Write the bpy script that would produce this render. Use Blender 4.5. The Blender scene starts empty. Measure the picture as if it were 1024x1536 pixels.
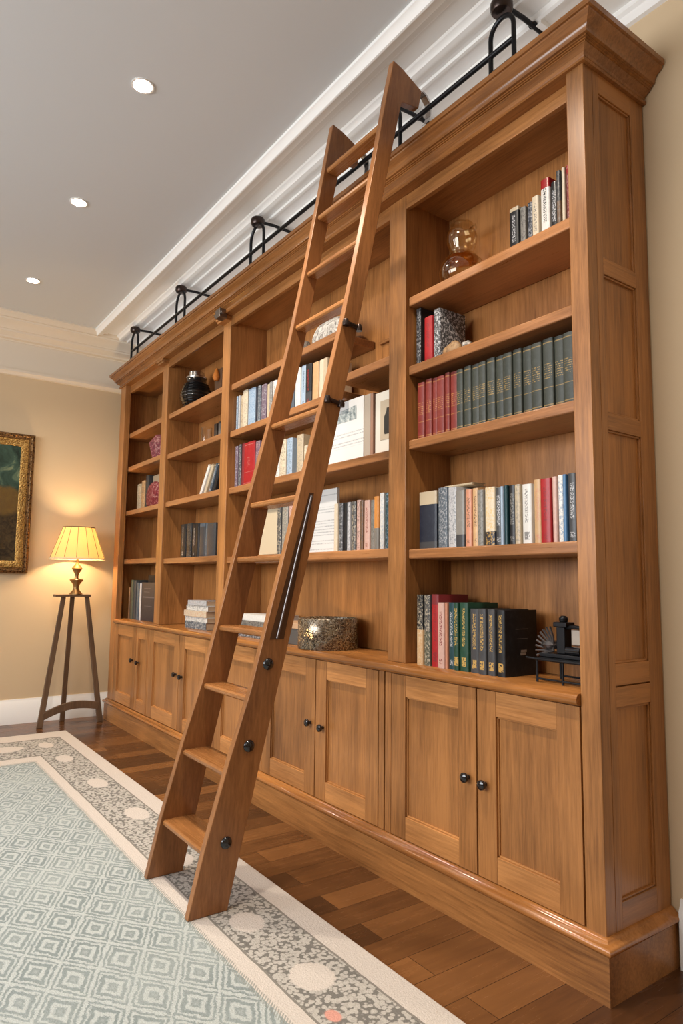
import bpy, bmesh, math, random
from mathutils import Vector, Matrix
R = math.radians
random.seed(7)
scn = bpy.context.scene
COL = scn.collection

# ------------------------------------------------------------------ materials
class NT:
    def __init__(s, name):
        s.m = bpy.data.materials.new(name); s.m.use_nodes = True
        s.t = s.m.node_tree; s.t.nodes.clear()
        s.out = s.t.nodes.new('ShaderNodeOutputMaterial')
    def n(s, typ, **kw):
        x = s.t.nodes.new(typ)
        for k, v in kw.items(): setattr(x, k, v)
        return x
    def put(s, sock, v):
        if v is None: return
        if isinstance(v, bpy.types.NodeSocket): s.t.links.new(v, sock)
        elif sock.type == 'RGBA' and not isinstance(v, (int, float)):
            sock.default_value = (*v[:3], 1)
        else: sock.default_value = v
    def math(s, op, a, b=None, c=None, clamp=False):
        x = s.n('ShaderNodeMath', operation=op, use_clamp=clamp)
        for i, v in enumerate((a, b, c)):
            if v is not None: s.put(x.inputs[i], v)
        return x.outputs[0]
    def mix(s, f, a, b, blend='MIX'):
        x = s.n('ShaderNodeMix', data_type='RGBA', blend_type=blend)
        s.put(x.inputs[0], f); s.put(x.inputs[6], a); s.put(x.inputs[7], b)
        return x.outputs[2]
    def obj(s): return s.n('ShaderNodeTexCoord').outputs['Object']
    def sep(s, v):
        x = s.n('ShaderNodeSeparateXYZ'); s.put(x.inputs[0], v); return x.outputs
    def comb(s, a, b, c):
        x = s.n('ShaderNodeCombineXYZ')
        for i, v in enumerate((a, b, c)): s.put(x.inputs[i], v)
        return x.outputs[0]
    def vmul(s, v, sc):
        x = s.n('ShaderNodeVectorMath', operation='MULTIPLY'); s.put(x.inputs[0], v); s.put(x.inputs[1], sc); return x.outputs[0]
    def vadd(s, v, w):
        x = s.n('ShaderNodeVectorMath', operation='ADD'); s.put(x.inputs[0], v); s.put(x.inputs[1], w); return x.outputs[0]
    def noise(s, v, scale, detail=3, rough=.55, dist=0):
        x = s.n('ShaderNodeTexNoise'); s.put(x.inputs['Vector'], v)
        x.inputs['Scale'].default_value = scale; x.inputs['Detail'].default_value = detail
        x.inputs['Roughness'].default_value = rough; x.inputs['Distortion'].default_value = dist
        return x.outputs[0]
    def vor(s, v, scale, feature='F1', out='Distance', rnd=1):
        x = s.n('ShaderNodeTexVoronoi', feature=feature); s.put(x.inputs['Vector'], v)
        x.inputs['Scale'].default_value = scale; x.inputs['Randomness'].default_value = rnd
        return x.outputs[out]
    def ramp(s, f, pts, interp='LINEAR'):
        x = s.n('ShaderNodeValToRGB'); s.put(x.inputs[0], f); cr = x.color_ramp; cr.interpolation = interp
        while len(cr.elements) < len(pts): cr.elements.new(.5)
        for e, (p, c) in zip(cr.elements, pts): e.position = p; e.color = (*c[:3], 1)
        return x.outputs[0]
    def smooth(s, v, a, b):
        x = s.n('ShaderNodeMapRange', interpolation_type='SMOOTHSTEP'); s.put(x.inputs[0], v)
        x.inputs[1].default_value = a; x.inputs[2].default_value = b; return x.outputs[0]
    def gt(s, a, b): return s.math('GREATER_THAN', a, b)
    def lt(s, a, b): return s.math('LESS_THAN', a, b)
    def band(s, v, a, b): return s.math('MULTIPLY', s.gt(v, a), s.lt(v, b))
    def rnd(s): return s.n('ShaderNodeObjectInfo').outputs['Random']
    def bump(s, h, strength=.2, dist=.002):
        x = s.n('ShaderNodeBump'); s.put(x.inputs['Height'], h)
        x.inputs['Strength'].default_value = strength; x.inputs['Distance'].default_value = dist; return x.outputs[0]
    def bsdf(s, color, rough=.5, metal=0, normal=None, coat=0, spec=.5, trans=0, ior=1.45, emit=None, estr=0):
        x = s.n('ShaderNodeBsdfPrincipled')
        s.put(x.inputs['Base Color'], color); s.put(x.inputs['Roughness'], rough); s.put(x.inputs['Metallic'], metal)
        if normal: s.put(x.inputs['Normal'], normal)
        x.inputs['Coat Weight'].default_value = coat; x.inputs['Coat Roughness'].default_value = .15
        x.inputs['Specular IOR Level'].default_value = spec
        x.inputs['Transmission Weight'].default_value = trans; x.inputs['IOR'].default_value = ior
        if emit: s.put(x.inputs['Emission Color'], emit); x.inputs['Emission Strength'].default_value = estr
        return x.outputs[0]
    def done(s, sh): s.t.links.new(sh, s.out.inputs[0]); return s.m

def srgb(r, g, b):
    f = lambda c: (c/255/12.92) if c/255 <= .04045 else ((c/255+.055)/1.055)**2.4
    return (f(r), f(g), f(b))

def plain(name, c, rough=.5, metal=0, coat=0, spec=.5):
    t = NT(name); return t.done(t.bsdf(c, rough, metal, coat=coat, spec=spec))

def wood(name, axis, light, dark, rough=.31, spec=.5):
    t = NT(name); v = t.obj()
    r = t.rnd()
    off = t.comb(t.math('MULTIPLY', r, 31.7), t.math('MULTIPLY', r, 17.3), t.math('MULTIPLY', r, 53.1))
    sc = {'x': (.10, 1, 1), 'y': (1, .10, 1), 'z': (1, 1, .10)}[axis]
    p = t.vadd(t.vmul(v, sc), off)
    broad = t.noise(p, 7, 3, .5, .6)
    fine = t.noise(t.vmul(p, {'x': (.5, 1, 1), 'y': (1, .5, 1), 'z': (1, 1, .5)}[axis]), 105, 4, .7, .25)
    fig = t.noise(t.vadd(v, off), 2.2, 2)
    f = t.math('ADD', t.math('MULTIPLY', broad, .5), t.math('MULTIPLY', fine, .5))
    f = t.math('ADD', f, t.math('MULTIPLY', t.math('SUBTRACT', fig, .5), .25))
    c = t.ramp(f, [(.30, dark), (.62, light)])
    c = t.mix(t.smooth(fine, .60, .75), c, tuple(x*.6 for x in dark), 'MIX') if False else c
    hsv = t.n('ShaderNodeHueSaturation'); t.put(hsv.inputs['Color'], c)
    t.put(hsv.inputs['Value'], t.math('ADD', .93, t.math('MULTIPLY', r, .14)))
    b = t.bump(fine, .12, .001)
    return t.done(t.bsdf(hsv.outputs[0], t.math('ADD', rough-.04, t.math('MULTIPLY', fine, .1)), normal=b, spec=spec))

WL, WD = (.41, .178, .055), (.140, .053, .0145)
WZ = wood('honey_oak_vertical', 'z', WL, WD); WX = wood('honey_oak_horizontal', 'x', WL, WD); WY = wood('honey_oak_crosswise', 'y', WL, WD)
WXL = wood('pale_oak_horizontal', 'x', (.54, .245, .080), (.23, .090, .025)); WORK = wood('polished_oak_ledge', 'x', (.40, .160, .043), (.17, .060, .015), .12, .6)
CORN = wood('polished_oak_moulding', 'x', (.33, .135, .039), (.12, .043, .012), .2, .6)
WSH = wood('oak_shelf', 'x', (.38, .165, .060), (.145, .057, .018), .28)
LZ = wood('ladder_wood_long', 'z', (.33, .140, .048), (.145, .055, .018), .30); LX = wood('ladder_wood_tread', 'x', (.36, .150, .046), (.16, .058, .017), .26)
BLACK = plain('black_gloss', (.006, .006, .008), .12, coat=.5)
IRON = plain('dark_iron', (.018, .018, .02), .38, .7)
STEEL = plain('brushed_steel', (.5, .48, .47), .25, 1)
BRONZE = plain('dark_bronze', (.05, .035, .03), .3, .8)
WHITE = plain('white_trim_paint', (.86, .845, .81), .45)

def wall_mat():
    t = NT('beige_wall_paint'); v = t.obj()
    n = t.noise(v, 1.3, 3)
    c = t.mix(t.math('MULTIPLY', n, .5), (.61, .465, .295), (.55, .415, .26))
    return t.done(t.bsdf(c, .75, normal=t.bump(t.noise(v, 300, 2), .05, .001), spec=.25))
WALL = wall_mat()
LAMP_TINT = plain('lamp_tinted_white_trim', (.70, .61, .49), .5)  # left wall's white trim, with the lamp's warm light put into its colour
CEIL = plain('ceiling_paint', (.62, .64, .65), .85, spec=.2)

def floor_mat():
    t = NT('walnut_plank_floor'); v = t.obj(); x, y, z = t.sep(v)
    br = t.n('ShaderNodeTexBrick'); t.put(br.inputs['Vector'], t.comb(y, x, 0))
    br.offset = .43; br.offset_frequency = 2; br.squash = 1
    for k, val in (('Scale', 1), ('Mortar Size', .0012), ('Mortar Smooth', .2), ('Bias', 0), ('Brick Width', .74), ('Row Height', .128)):
        br.inputs[k].default_value = val
    br.inputs['Color1'].default_value = (0, 0, 0, 1); br.inputs['Color2'].default_value = (1, 1, 1, 1); br.inputs['Mortar'].default_value = (.5, .5, .5, 1)
    bw = t.n('ShaderNodeRGBToBW'); t.put(bw.inputs[0], br.outputs[0]); r = bw.outputs[0]
    off = t.comb(t.math('MULTIPLY', r, 13.1), t.math('MULTIPLY', r, 7.7), 0)
    g = t.noise(t.vadd(t.vmul(v, (1, .09, 1)), off), 34, 5, .65, .5)
    g2 = t.noise(t.vadd(t.vmul(v, (1, .3, 1)), off), 5, 2)
    f = t.math('ADD', t.math('MULTIPLY', r, .62), t.math('ADD', t.math('MULTIPLY', g, .42), t.math('MULTIPLY', g2, .2)))
    c = t.ramp(f, [(.25, (.034, .013, .006)), (.6, (.100, .038, .0125)), (1.0, (.23, .095, .030))])
    c = t.mix(br.outputs['Fac'], c, (.02, .008, .004))
    h = t.math('SUBTRACT', t.math('MULTIPLY', g, .2), br.outputs['Fac'])
    return t.done(t.bsdf(c, t.math('ADD', .18, t.math('MULTIPLY', g, .16)), normal=t.bump(h, .25, .001), spec=.45))
FLOOR = floor_mat()

RX0, RX1, RY0, RY1 = -4.49, .85, -3.3, -.42
def rug_mat():
    t = NT('woven_wool_rug'); v = t.obj(); x, y, z = t.sep(v)
    wob = t.math('MULTIPLY', t.math('SUBTRACT', t.noise(v, 14, 2), .5), .010)
    # distance from the long edge beside the bookcase and from the far short edge
    de = t.math('ADD', t.math('SUBTRACT', RY1, y), wob)
    df = t.math('ADD', t.math('MULTIPLY', t.math('SUBTRACT', x, RX0), .46), wob)
    d2 = t.math('SUBTRACT', y, RY0); d3 = t.math('SUBTRACT', RX1, x)
    d = t.math('MINIMUM', t.math('MINIMUM', de, df), t.math('MINIMUM', d2, d3))
    # field: diamonds of nested squares
    wf = t.math('MULTIPLY', t.math('SUBTRACT', t.noise(v, 25, 2), .5), .05)
    u = t.math('FRACT', t.math('ADD', t.math('ADD', t.math('MULTIPLY', x, 3.732), t.math('MULTIPLY', y, 7.198)), t.math('ADD', wf, .03)))
    w = t.math('FRACT', t.math('ADD', t.math('ADD', t.math('MULTIPLY', x, -4.532), t.math('MULTIPLY', y, 5.545)), t.math('ADD', wf, .03)))
    m = t.math('MAXIMUM', t.math('ABSOLUTE', t.math('SUBTRACT', u, .5)), t.math('ABSOLUTE', t.math('SUBTRACT', w, .5)))
    m = t.math('MULTIPLY', m, 2)
    yarn = t.noise(t.vmul(v, (1, 1, 1)), 160, 2, .7)
    m = t.math('ADD', m, t.math('ADD', t.math('MULTIPLY', t.math('SUBTRACT', yarn, .5), .20), t.math('MULTIPLY', t.math('SUBTRACT', t.noise(v, 38, 2), .5), .34)))
    P, Dk, Md = (.435, .465, .455), (.215, .252, .25), (.32, .352, .345)
    fld = t.ramp(m, [(0, Md), (.20, Dk), (.30, P), (.44, P), (.50, Dk), (.64, Dk), (.70, P), (.76, P), (.82, Dk), (.88, Dk), (.94, P)], 'LINEAR')
    fld = t.mix(t.math('MULTIPLY', t.smooth(t.noise(v, 3, 2), .35, .7), .35), fld, (.40, .435, .42))
    # patterned border
    cream = (.56, .505, .455)
    vd = t.vor(v, 70, rnd=1); vd2 = t.vor(v, 24)
    nn = t.noise(v, 45, 3, .7)
    mk = t.math('MINIMUM', t.smooth(t.math('ADD', vd, t.math('MULTIPLY', t.math('SUBTRACT', nn, .5), .5)), .66, .46), 1)
    mk2 = t.smooth(vd2, .34, .26)
    mk = t.math('MAXIMUM', mk, t.math('MULTIPLY', mk2, .8))
    bord = t.mix(mk, (.175, .165, .15), (.45, .425, .385))
    med = None
    for i, (mx, my, a, b2) in enumerate([(-.98, -.655, .078, .062), (-.575, -.645, .082, .07), (-1.63, -.64, .09, .06), (-2.29, -.60, .11, .06), (-2.93, -.615, .11, .055), (-3.6, -.64, .1, .055), (-4.06, -.92, .09, .12), (-4.06, -.66, .1, .05), (-4.06, -1.6, .09, .12)]):
        q = t.math('SQRT', t.math('ADD', t.math('POWER', t.math('DIVIDE', t.math('SUBTRACT', x, mx), a), 2), t.math('POWER', t.math('DIVIDE', t.math('SUBTRACT', y, my), b2), 2)))
        med = q if med is None else t.math('MINIMUM', med, q)
    med = t.math('ADD', med, t.math('MULTIPLY', t.math('SUBTRACT', nn, .5), .35))
    bord = t.mix(t.smooth(med, 1.0, .88), bord, cream)
    q = t.math('SQRT', t.math('ADD', t.math('POWER', t.math('DIVIDE', t.math('SUBTRACT', x, -.385), .03), 2), t.math('POWER', t.math('DIVIDE', t.math('SUBTRACT', y, -.70), .022), 2)))
    bord = t.mix(t.smooth(q, 1.1, .8), bord, (.60, .30, .24))
    c = t.mix(t.gt(d, .095), cream, (.23, .21, .185))
    c = t.mix(t.gt(d, .103), c, bord)
    c = t.mix(t.gt(d, .328), c, (.22, .205, .18))
    c = t.mix(t.gt(d, .336), c, cream)
    dots = t.math('MULTIPLY', t.band(d, .388, .414), t.gt(t.math('SINE', t.math('MULTIPLY', t.math('ADD', x, y), 520)), 0))
    c = t.mix(t.gt(d, .400), c, fld)
    c = t.mix(t.math('MULTIPLY', dots, .75), c, (.25, .26, .235))
    pile = t.math('ADD', .80, t.math('MULTIPLY', yarn, .4))
    c = t.mix(1, c, t.comb(pile, pile, pile), 'MULTIPLY')
    x_ = t.bsdf(c, .95, normal=t.bump(yarn, .7, .004), spec=.1)
    return t.done(x_)

def spine(name, base, h, text=None, style='none', top=None, bot=None, rough=.45):
    """cover of one book: base colour, lettering on the spine, optional colour band at head or foot"""
    t = NT(name); v = t.obj(); x, y, z = t.sep(v); r = t.rnd()
    w = t.math('DIVIDE', z, h)
    c = base
    wear = t.noise(t.vadd(v, t.comb(t.math('MULTIPLY', r, 9), 0, t.math('MULTIPLY', r, 5))), 40, 4, .65)
    c = t.mix(t.math('MULTIPLY', t.smooth(wear, .45, .75), .30), c, tuple(min(1, b*1.5+.03) for b in base))
    if top: c = t.mix(t.gt(w, top[0]), c, top[1])
    if bot: c = t.mix(t.lt(w, bot[0]), c, bot[1])
    front = t.lt(y, .004)
    p = t.vadd(v, t.comb(t.math('MULTIPLY', r, 3.7), 0, t.math('MULTIPLY', r, 7.9)))
    if text and style != 'none':
        if style == 'title':      # lettering running along the spine
            l = t.gt(t.noise(t.vmul(p, (1.2, 0, 1)), 170, 2, .8), .52)
            k = t.math('MULTIPLY', t.band(w, .34, .86), t.lt(t.math('ABSOLUTE', x), .0075))
            k2 = t.math('MULTIPLY', t.band(w, .06, .14), t.lt(t.math('ABSOLUTE', x), .009))
            f = t.math('MULTIPLY', l, t.math('MAXIMUM', k, k2))
        elif style == 'speckle':  # busy printed spine
            l = t.smooth(t.noise(t.vmul(p, (1, 0, .75)), 120, 4, .8), .49, .56)
            k = t.math('ADD', .45, t.math('MULTIPLY', t.gt(t.noise(t.vmul(p, (0, 0, 1)), 22, 1), .46), .55))
            f = t.math('MULTIPLY', t.math('MULTIPLY', l, k), .62)
        elif style == 'cloth':    # old cloth set: gilt rules and stamped lines
            rows = t.math('GREATER_THAN', t.math('SINE', t.math('MULTIPLY', w, 190)), .25)
            l = t.math('MULTIPLY', t.gt(t.noise(t.vmul(p, (1, 0, .5)), 150, 3, .8), .5), rows)
            k = t.math('MULTIPLY', t.band(w, .42, .66), t.lt(t.math('ABSOLUTE', x), .016))
            rules = t.math('MAXIMUM', t.band(w, .935, .95), t.math('MAXIMUM', t.band(w, .05, .065), t.band(w, .30, .31)))
            f = t.math('MULTIPLY', t.math('MAXIMUM', t.math('MULTIPLY', l, k), t.math('MULTIPLY', rules, .8)), .38)
        elif style == 'stamp':    # title along the spine and a square stamp near the foot
            l = t.gt(t.noise(t.vmul(p, (1.2, 0, 1)), 150, 2, .8), .52)
            k = t.math('MULTIPLY', t.band(w, .36, .92), t.lt(t.math('ABSOLUTE', x), .0075))
            k2 = t.math('MULTIPLY', t.band(w, .07, .20), t.lt(t.math('ABSOLUTE', x), .011))
            f = t.math('MULTIPLY', .72, t.math('MAXIMUM', t.math('MULTIPLY', l, k), t.math('MULTIPLY', k2, t.gt(t.noise(p, 140, 2), .43))))
        elif style == 'all':      # printing on every face of the cover
            l = t.smooth(t.noise(t.vmul(p, (1, 1, .8)), 95, 4, .8), .49, .58); f = l; front = 1.0
        c = t.mix(t.math('MULTIPLY', f, front), c, text)
    return t.done(t.bsdf(c, rough, spec=.4, coat=.15))
PAGES = plain('book_pages', (.60, .52, .40), .8)
PAGEW = plain('white_pages', (.72, .68, .62), .8)

# ------------------------------------------------------------------ mesh helpers
class MB:
    def __init__(s): s.v = []; s.f = []; s.mi = []
    def add(s, vs, fs, mi=0):
        o = len(s.v); s.v += [tuple(p) for p in vs]; s.f += [tuple(i+o for i in f) for f in fs]; s.mi += [mi]*len(fs); return s
    def box(s, x0, x1, y0, y1, z0, z1, mi=0):
        return s.add([(x0,y0,z0),(x1,y0,z0),(x1,y1,z0),(x0,y1,z0),(x0,y0,z1),(x1,y0,z1),(x1,y1,z1),(x0,y1,z1)],
                     [(3,2,1,0),(4,5,6,7),(0,1,5,4),(1,2,6,5),(2,3,7,6),(3,0,4,7)], mi)
    def hexa(s, vs, mi=0):
        return s.add(vs, [(3,2,1,0),(4,5,6,7),(0,1,5,4),(1,2,6,5),(2,3,7,6),(3,0,4,7)], mi)
    def prism(s, poly, axis, a, b, mi=0):
        """poly: 2D outline, extruded along axis from a to b"""
        n = len(poly)
        def P(u, w, k): return {'x': (k, u, w), 'y': (u, k, w), 'z': (u, w, k)}[axis]
        vs = [P(u, w, a) for u, w in poly] + [P(u, w, b) for u, w in poly]
        fs = [(i, (i+1) % n, n+(i+1) % n, n+i) for i in range(n)] + [tuple(range(n-1, -1, -1)), tuple(range(n, 2*n))]
        return s.add(vs, fs, mi)
    def lathe(s, prof, c=(0, 0, 0), n=32, mi=0, close=False, mod=None):
        """prof: (r, z) list"""
        vs = []; fs = []; k = len(prof)
        for i in range(n):
            a = 2*math.pi*i/n
            for r, z in prof:
                rr = r*(mod(a, z) if mod else 1)
                vs.append((c[0]+rr*math.cos(a), c[1]+rr*math.sin(a), c[2]+z))
        for i in range(n):
            j = (i+1) % n
            for q in range(k if close else k-1):
                q2 = (q+1) % k
                fs.append((i*k+q, j*k+q, j*k+q2, i*k+q2))
        if not close:
            if prof[0][0] > 1e-6: fs.append(tuple(i*k for i in range(n-1, -1, -1)))
            if prof[-1][0] > 1e-6: fs.append(tuple(i*k+k-1 for i in range(n)))
        return s.add(vs, fs, mi)
    def tube(s, pts, r, n=10, mi=0, closed=False):
        pts = [Vector(p) for p in pts]; m = len(pts); vs = []; fs = []; up = None
        rs = r if isinstance(r, (list, tuple)) else [r]*m
        for i, p in enumerate(pts):
            t = (pts[(i+1) % m]-pts[i-1]) if closed else (pts[min(i+1, m-1)]-pts[max(i-1, 0)])
            t.normalize()
            if up is None: up = Vector((0, 0, 1)) if abs(t.z) < .9 else Vector((0, 1, 0))
            a = t.cross(up).normalized(); up = a.cross(t).normalized()
            for j in range(n):
                th = 2*math.pi*j/n; vs.append(p+a*math.cos(th)*rs[i]+up*math.sin(th)*rs[i])
        for i in range(m if closed else m-1):
            i2 = (i+1) % m
            for j in range(n): fs.append((i*n+j, i*n+(j+1) % n, i2*n+(j+1) % n, i2*n+j))
        if not closed: fs += [tuple(range(n-1, -1, -1)), tuple(range((m-1)*n, m*n))]
        return s.add(vs, fs, mi)
    def sweep(s, prof, path, mi=0):
        """prof: closed (out, z) outline; path: list of ((x, y), (nx, ny)) stations"""
        k = len(prof); vs = []; fs = []
        for (x, y), (nx, ny) in path:
            for o, z in prof: vs.append((x+nx*o, y+ny*o, z))
        for i in range(len(path)-1):
            for q in range(k): fs.append((i*k+q, i*k+(q+1) % k, (i+1)*k+(q+1) % k, (i+1)*k+q))
        fs += [tuple(range(k-1, -1, -1)), tuple(range((len(path)-1)*k, len(path)*k))]
        return s.add(vs, fs, mi)
    def cyl(s, a, b, r, n=16, mi=0): return s.tube([a, b], r, n, mi)

WORLD = {}
def make(name, mb, mats, parent=None, bevel=0, seg=2, loc=None, sharp=35):
    """loc: world origin of the object; mesh is given in world space (or in local space when loc is None and no parent)"""
    me = bpy.data.meshes.new(name)
    o = loc or (0, 0, 0)
    if parent is not None and loc is None: o = WORLD[parent.name]
    me.from_pydata([(p[0]-o[0], p[1]-o[1], p[2]-o[2]) for p in mb.v], [], mb.f)
    mats = mats if isinstance(mats, (list, tuple)) else [mats]
    for m in mats: me.materials.append(m)
    bm = bmesh.new(); bm.from_mesh(me)
    bm.faces.ensure_lookup_table()
    for i, f in enumerate(bm.faces): f.material_index = mb.mi[i]; f.smooth = True
    bmesh.ops.recalc_face_normals(bm, faces=bm.faces[:]); bm.to_mesh(me); bm.free()
    me.set_sharp_from_angle(angle=R(sharp))
    ob = bpy.data.objects.new(name, me); COL.objects.link(ob)
    WORLD[ob.name] = o
    if parent is not None:
        ob.parent = parent
        pw = WORLD[parent.name]; ob.location = (o[0]-pw[0], o[1]-pw[1], o[2]-pw[2])
    else: ob.location = o
    if bevel:
        b = ob.modifiers.new('edge', 'BEVEL'); b.width = bevel; b.segments = seg; b.limit_method = 'ANGLE'; b.angle_limit = R(40); b.harden_normals = True
    return ob
def tag(o, label, cat, group=None, kind=None):
    if label: o['label'] = label
    if cat: o['category'] = cat
    if group: o['group'] = group
    if kind: o['kind'] = kind
    return o
def thing(name, label, cat, loc, group=None):
    o = bpy.data.objects.new(name, None); COL.objects.link(o); o.location = loc; o.empty_display_size = .1
    WORLD[o.name] = tuple(loc)
    return tag(o, label, cat, group)
def struct(name, mb, m, bevel=0):
    o = make(name, mb, m, bevel=bevel); o['kind'] = 'structure'; return o

# ------------------------------------------------------------------ room
LW, RW, BW, FW, CZ = -5.02, 3.3, .36, -5.2, 3.42
struct('floor', MB().box(LW-.1, RW+.1, FW-.1, BW+.1, -.1, 0), FLOOR)
struct('ceiling', MB().box(LW-.1, RW+.1, FW-.1, BW+.1, CZ, CZ+.1), CEIL)
struct('wall_back', MB().box(LW-.1, RW+.1, BW, BW+.1, 0, CZ), WALL)
struct('wall_left', MB().box(LW-.1, LW, FW, BW, 0, CZ), WALL)
struct('wall_right', MB().box(RW, RW+.1, FW, BW, 0, CZ), WALL)
wx0, wx1, wz0, wz1 = -3.4, .6, 1.3, 3.1
struct('wall_front', MB().box(LW, wx0, FW-.1, FW, 0, CZ).box(wx1, RW, FW-.1, FW, 0, CZ).box(wx0, wx1, FW-.1, FW, 0, wz0).box(wx0, wx1, FW-.1, FW, wz1, CZ), WALL)
fr = MB()
for x in (wx0, wx0+.93, wx0+1.87, wx0+2.8, wx1-.06): fr.box(x, x+.06, FW-.08, FW-.02, wz0, wz1)
fr.box(wx0, wx1, FW-.08, FW-.02, wz0, wz0+.06).box(wx0, wx1, FW-.08, FW-.02, wz1-.06, wz1)
struct('window_1', fr, WHITE)
# baseboards
bp = lambda t, h: [(0, 0), (t, 0), (t, h-.035), (t*.55, h-.02), (t*.45, h), (0, h)]
struct('baseboard_left', MB().sweep(bp(.02, .2), [((LW, FW), (1, 0)), ((LW, BW), (1, 0))]), WHITE)
struct('baseboard_back', MB().sweep(bp(.02, .21), [((.031, BW), (0, -1)), ((RW, BW), (0, -1))]), WHITE)
# deep stepped cornice along the bookcase wall: (y, z) outline
cp = [(-.274, 3.42), (-.274, 3.405), (-.262, 3.398), (-.25, 3.372), (-.243, 3.370), (-.238, 3.378), (-.228, 3.378), (-.205, 3.383), (-.19, 3.396), (-.165, 3.396), (-.16, 3.402),
      (-.080, 3.402), (-.075, 3.392), (-.060, 3.386), (-.052, 3.374), (-.036, 3.371), (-.02, 3.371), (.0, 3.380), (.018, 3.378), (.022, 3.366), (.034, 3.366), (.036, 3.372),
      (.110, 3.372), (.113, 3.350), (.125, 3.345), (.135, 3.357), (.36, 3.357), (.36, 3.42)]
struct('trim_1', MB().prism(cp, 'x', LW, RW), WHITE)
struct('trim_2', MB().prism([(.36, 3.357), (.335, 3.357), (.328, 3.33), (.340, 3.32), (.345, 3.285), (.36, 3.28)], 'x', LW, RW), WHITE)
# cornice and picture rail of the left wall: (x, z) outline
lp = [(0, 3.42), (.25, 3.42), (.25, 3.408), (.235, 3.40), (.215, 3.375), (.20, 3.372), (.195, 3.36), (.17, 3.345), (.12, 3.318), (.112, 3.305), (.10, 3.305), (.095, 3.29), (.05, 3.262), (.045, 3.25), (.015, 3.243), (.012, 3.232), (0, 3.23)]
struct('trim_3', MB().prism([(LW+a, z) for a, z in lp], 'y', FW, BW), LAMP_TINT)
struct('trim_4', MB().box(LW, LW+.006, FW, BW, 2.97, 3.24), LAMP_TINT)
struct('trim_5', MB().prism([(LW, 2.935), (LW+.02, 2.94), (LW+.026, 2.955), (LW+.04, 2.965), (LW+.04, 2.985), (LW, 2.99)], 'y', FW, BW), LAMP_TINT)
struct('trim_6', MB().box(-.29, -.26, .126, .36, 3.335, 3.36), WHITE)

# ------------------------------------------------------------------ bookcase
L = 4.843
BK = .31                                  # front of the back panels
POSTS = [(-L, -4.715), (-3.90, -3.785), (-2.80, -2.69), (-1.058, -.942), (-.068, 0)]
bc = thing('bookcase', 'tall honey oak wall bookcase with four shelved bays and a moulded cornice', 'bookcase', (-L/2, .15, 0))
for i, (a, b) in enumerate(POSTS):
    end = i in (0, 4)
    m = MB()
    if end: m.box(a, b, 0, .05, .16, 2.945)
    else:
        m.box(a, b, .04, BK, .866, 2.945)
    if i == 0: m.box(a, a+.02, .05, .355, .16, 2.945)
    make('post', m, WZ, bc, .003)
for a, b in POSTS[1:3]: make('capital', MB().box(a-.005, b+.005, -.006, .045, 2.905, 2.9345).box(a-.010, b+.010, -.016, .045, 2.92, 2.9345), WX, bc, .003)
ep = MB()
ep.box(-.03, -.012, .05, .355, .16, 2.945)
ep.box(-.02, 0, .05, .085, .16, 2.945).box(-.02, 0, .275, .355, .16, 2.945)
for z0, z1 in ((2.865, 2.945), (2.224, 2.28), (1.70, 1.755), (.89, .957), (.824, .886), (.16, .255)): ep.box(-.02, -.0005, .084, .276, z0, z1, 1)
for z0, z1 in ((2.28, 2.865), (1.755, 2.224), (.957, 1.70), (.255, .824)):
    for a, b in ((.085, .092), (.268, .275)): ep.box(-.014, -.005, a, b, z0, z1)
    ep.box(-.014, -.005, .085, .275, z1-.007, z1, 1); ep.box(-.014, -.005, .085, .275, z0, z0+.007, 1)
make('end_panel', ep, [WZ, WY], bc, .002)
bp_ = MB()
for (a, b), (c, d) in zip(POSTS, POSTS[1:]): bp_.box(b-.03, c+.03, BK, BK+.02, .866, 2.90)
make('back_panel', bp_, WZ, bc)
tr = MB()
for (a, b), (c, d) in zip(POSTS, POSTS[1:]): tr.box(b-.002, c+.002, .042, .065, 2.872, 2.945)
make('top_rail', tr, WX, bc, .003)
make('top_board', MB().box(-L+.02, -.02, .05, .355, 2.90, 2.925).box(-L-.02, .02, -.02, .355, 3.02, 3.05), WX, bc)
corn = [(-.05, 2.935), (.012, 2.935), (.016, 2.940), (.014, 2.948), (.010, 2.952), (.012, 2.962), (.028, 2.974), (.032, 2.976), (.032, 2.980), (.037, 2.981), (.037, 2.985), (.042, 2.986), (.042, 2.991), (.050, 2.993), (.051, 2.998),
        (.052, 3.006), (.060, 3.020), (.074, 3.030), (.080, 3.036), (.081, 3.042), (.088, 3.044), (.088, 3.064), (.084, 3.067), (-.05, 3.067)]
s2 = 1.0
make('cornice', MB().sweep(corn, [((-L, .355), (-1, 0)), ((-L, 0), (-1, -1)), ((0, 0), (1, -1)), ((0, .355), (1, 0))]), CORN, bc, sharp=28)
pl = [(-.04, 0), (.02, 0), (.02, .138), (.028, .140), (.033, .148), (.032, .156), (.026, .162), (.016, .166), (.012, .172), (.004, .178), (-.04, .178)]
path = [((-L, .355), (-1, 0)), ((-L, 0), (-1, -1)), ((0, 0), (1, -1)), ((0, .355), (1, 0))]
make('plinth', MB().sweep([(-.04, 0), (.02, 0), (.02, .137), (-.04, .137)], path), WX, bc)
make('plinth_moulding', MB().sweep([(-.04, .1372), (.022, .1372), (.028, .140), (.033, .148), (.032, .156), (.026, .162), (.016, .166), (.012, .172), (.004, .178), (-.04, .178)], path), WORK, bc, sharp=50)
SHELF = [(0, 2.505), (0, 2.20), (0, 1.805), (0, 1.378), (1, 2.497), (1, 2.178), (1, 1.803), (1, 1.366),
         (2, 2.478), (2, 2.165), (2, 1.795), (2, 1.353), (3, 2.460), (3, 2.147), (3, 1.816), (3, 1.344)]
SHELF = [(b, z if (b, z) != (0, 2.20) else 2.20) for b, z in SHELF]
SZ = {}
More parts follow.
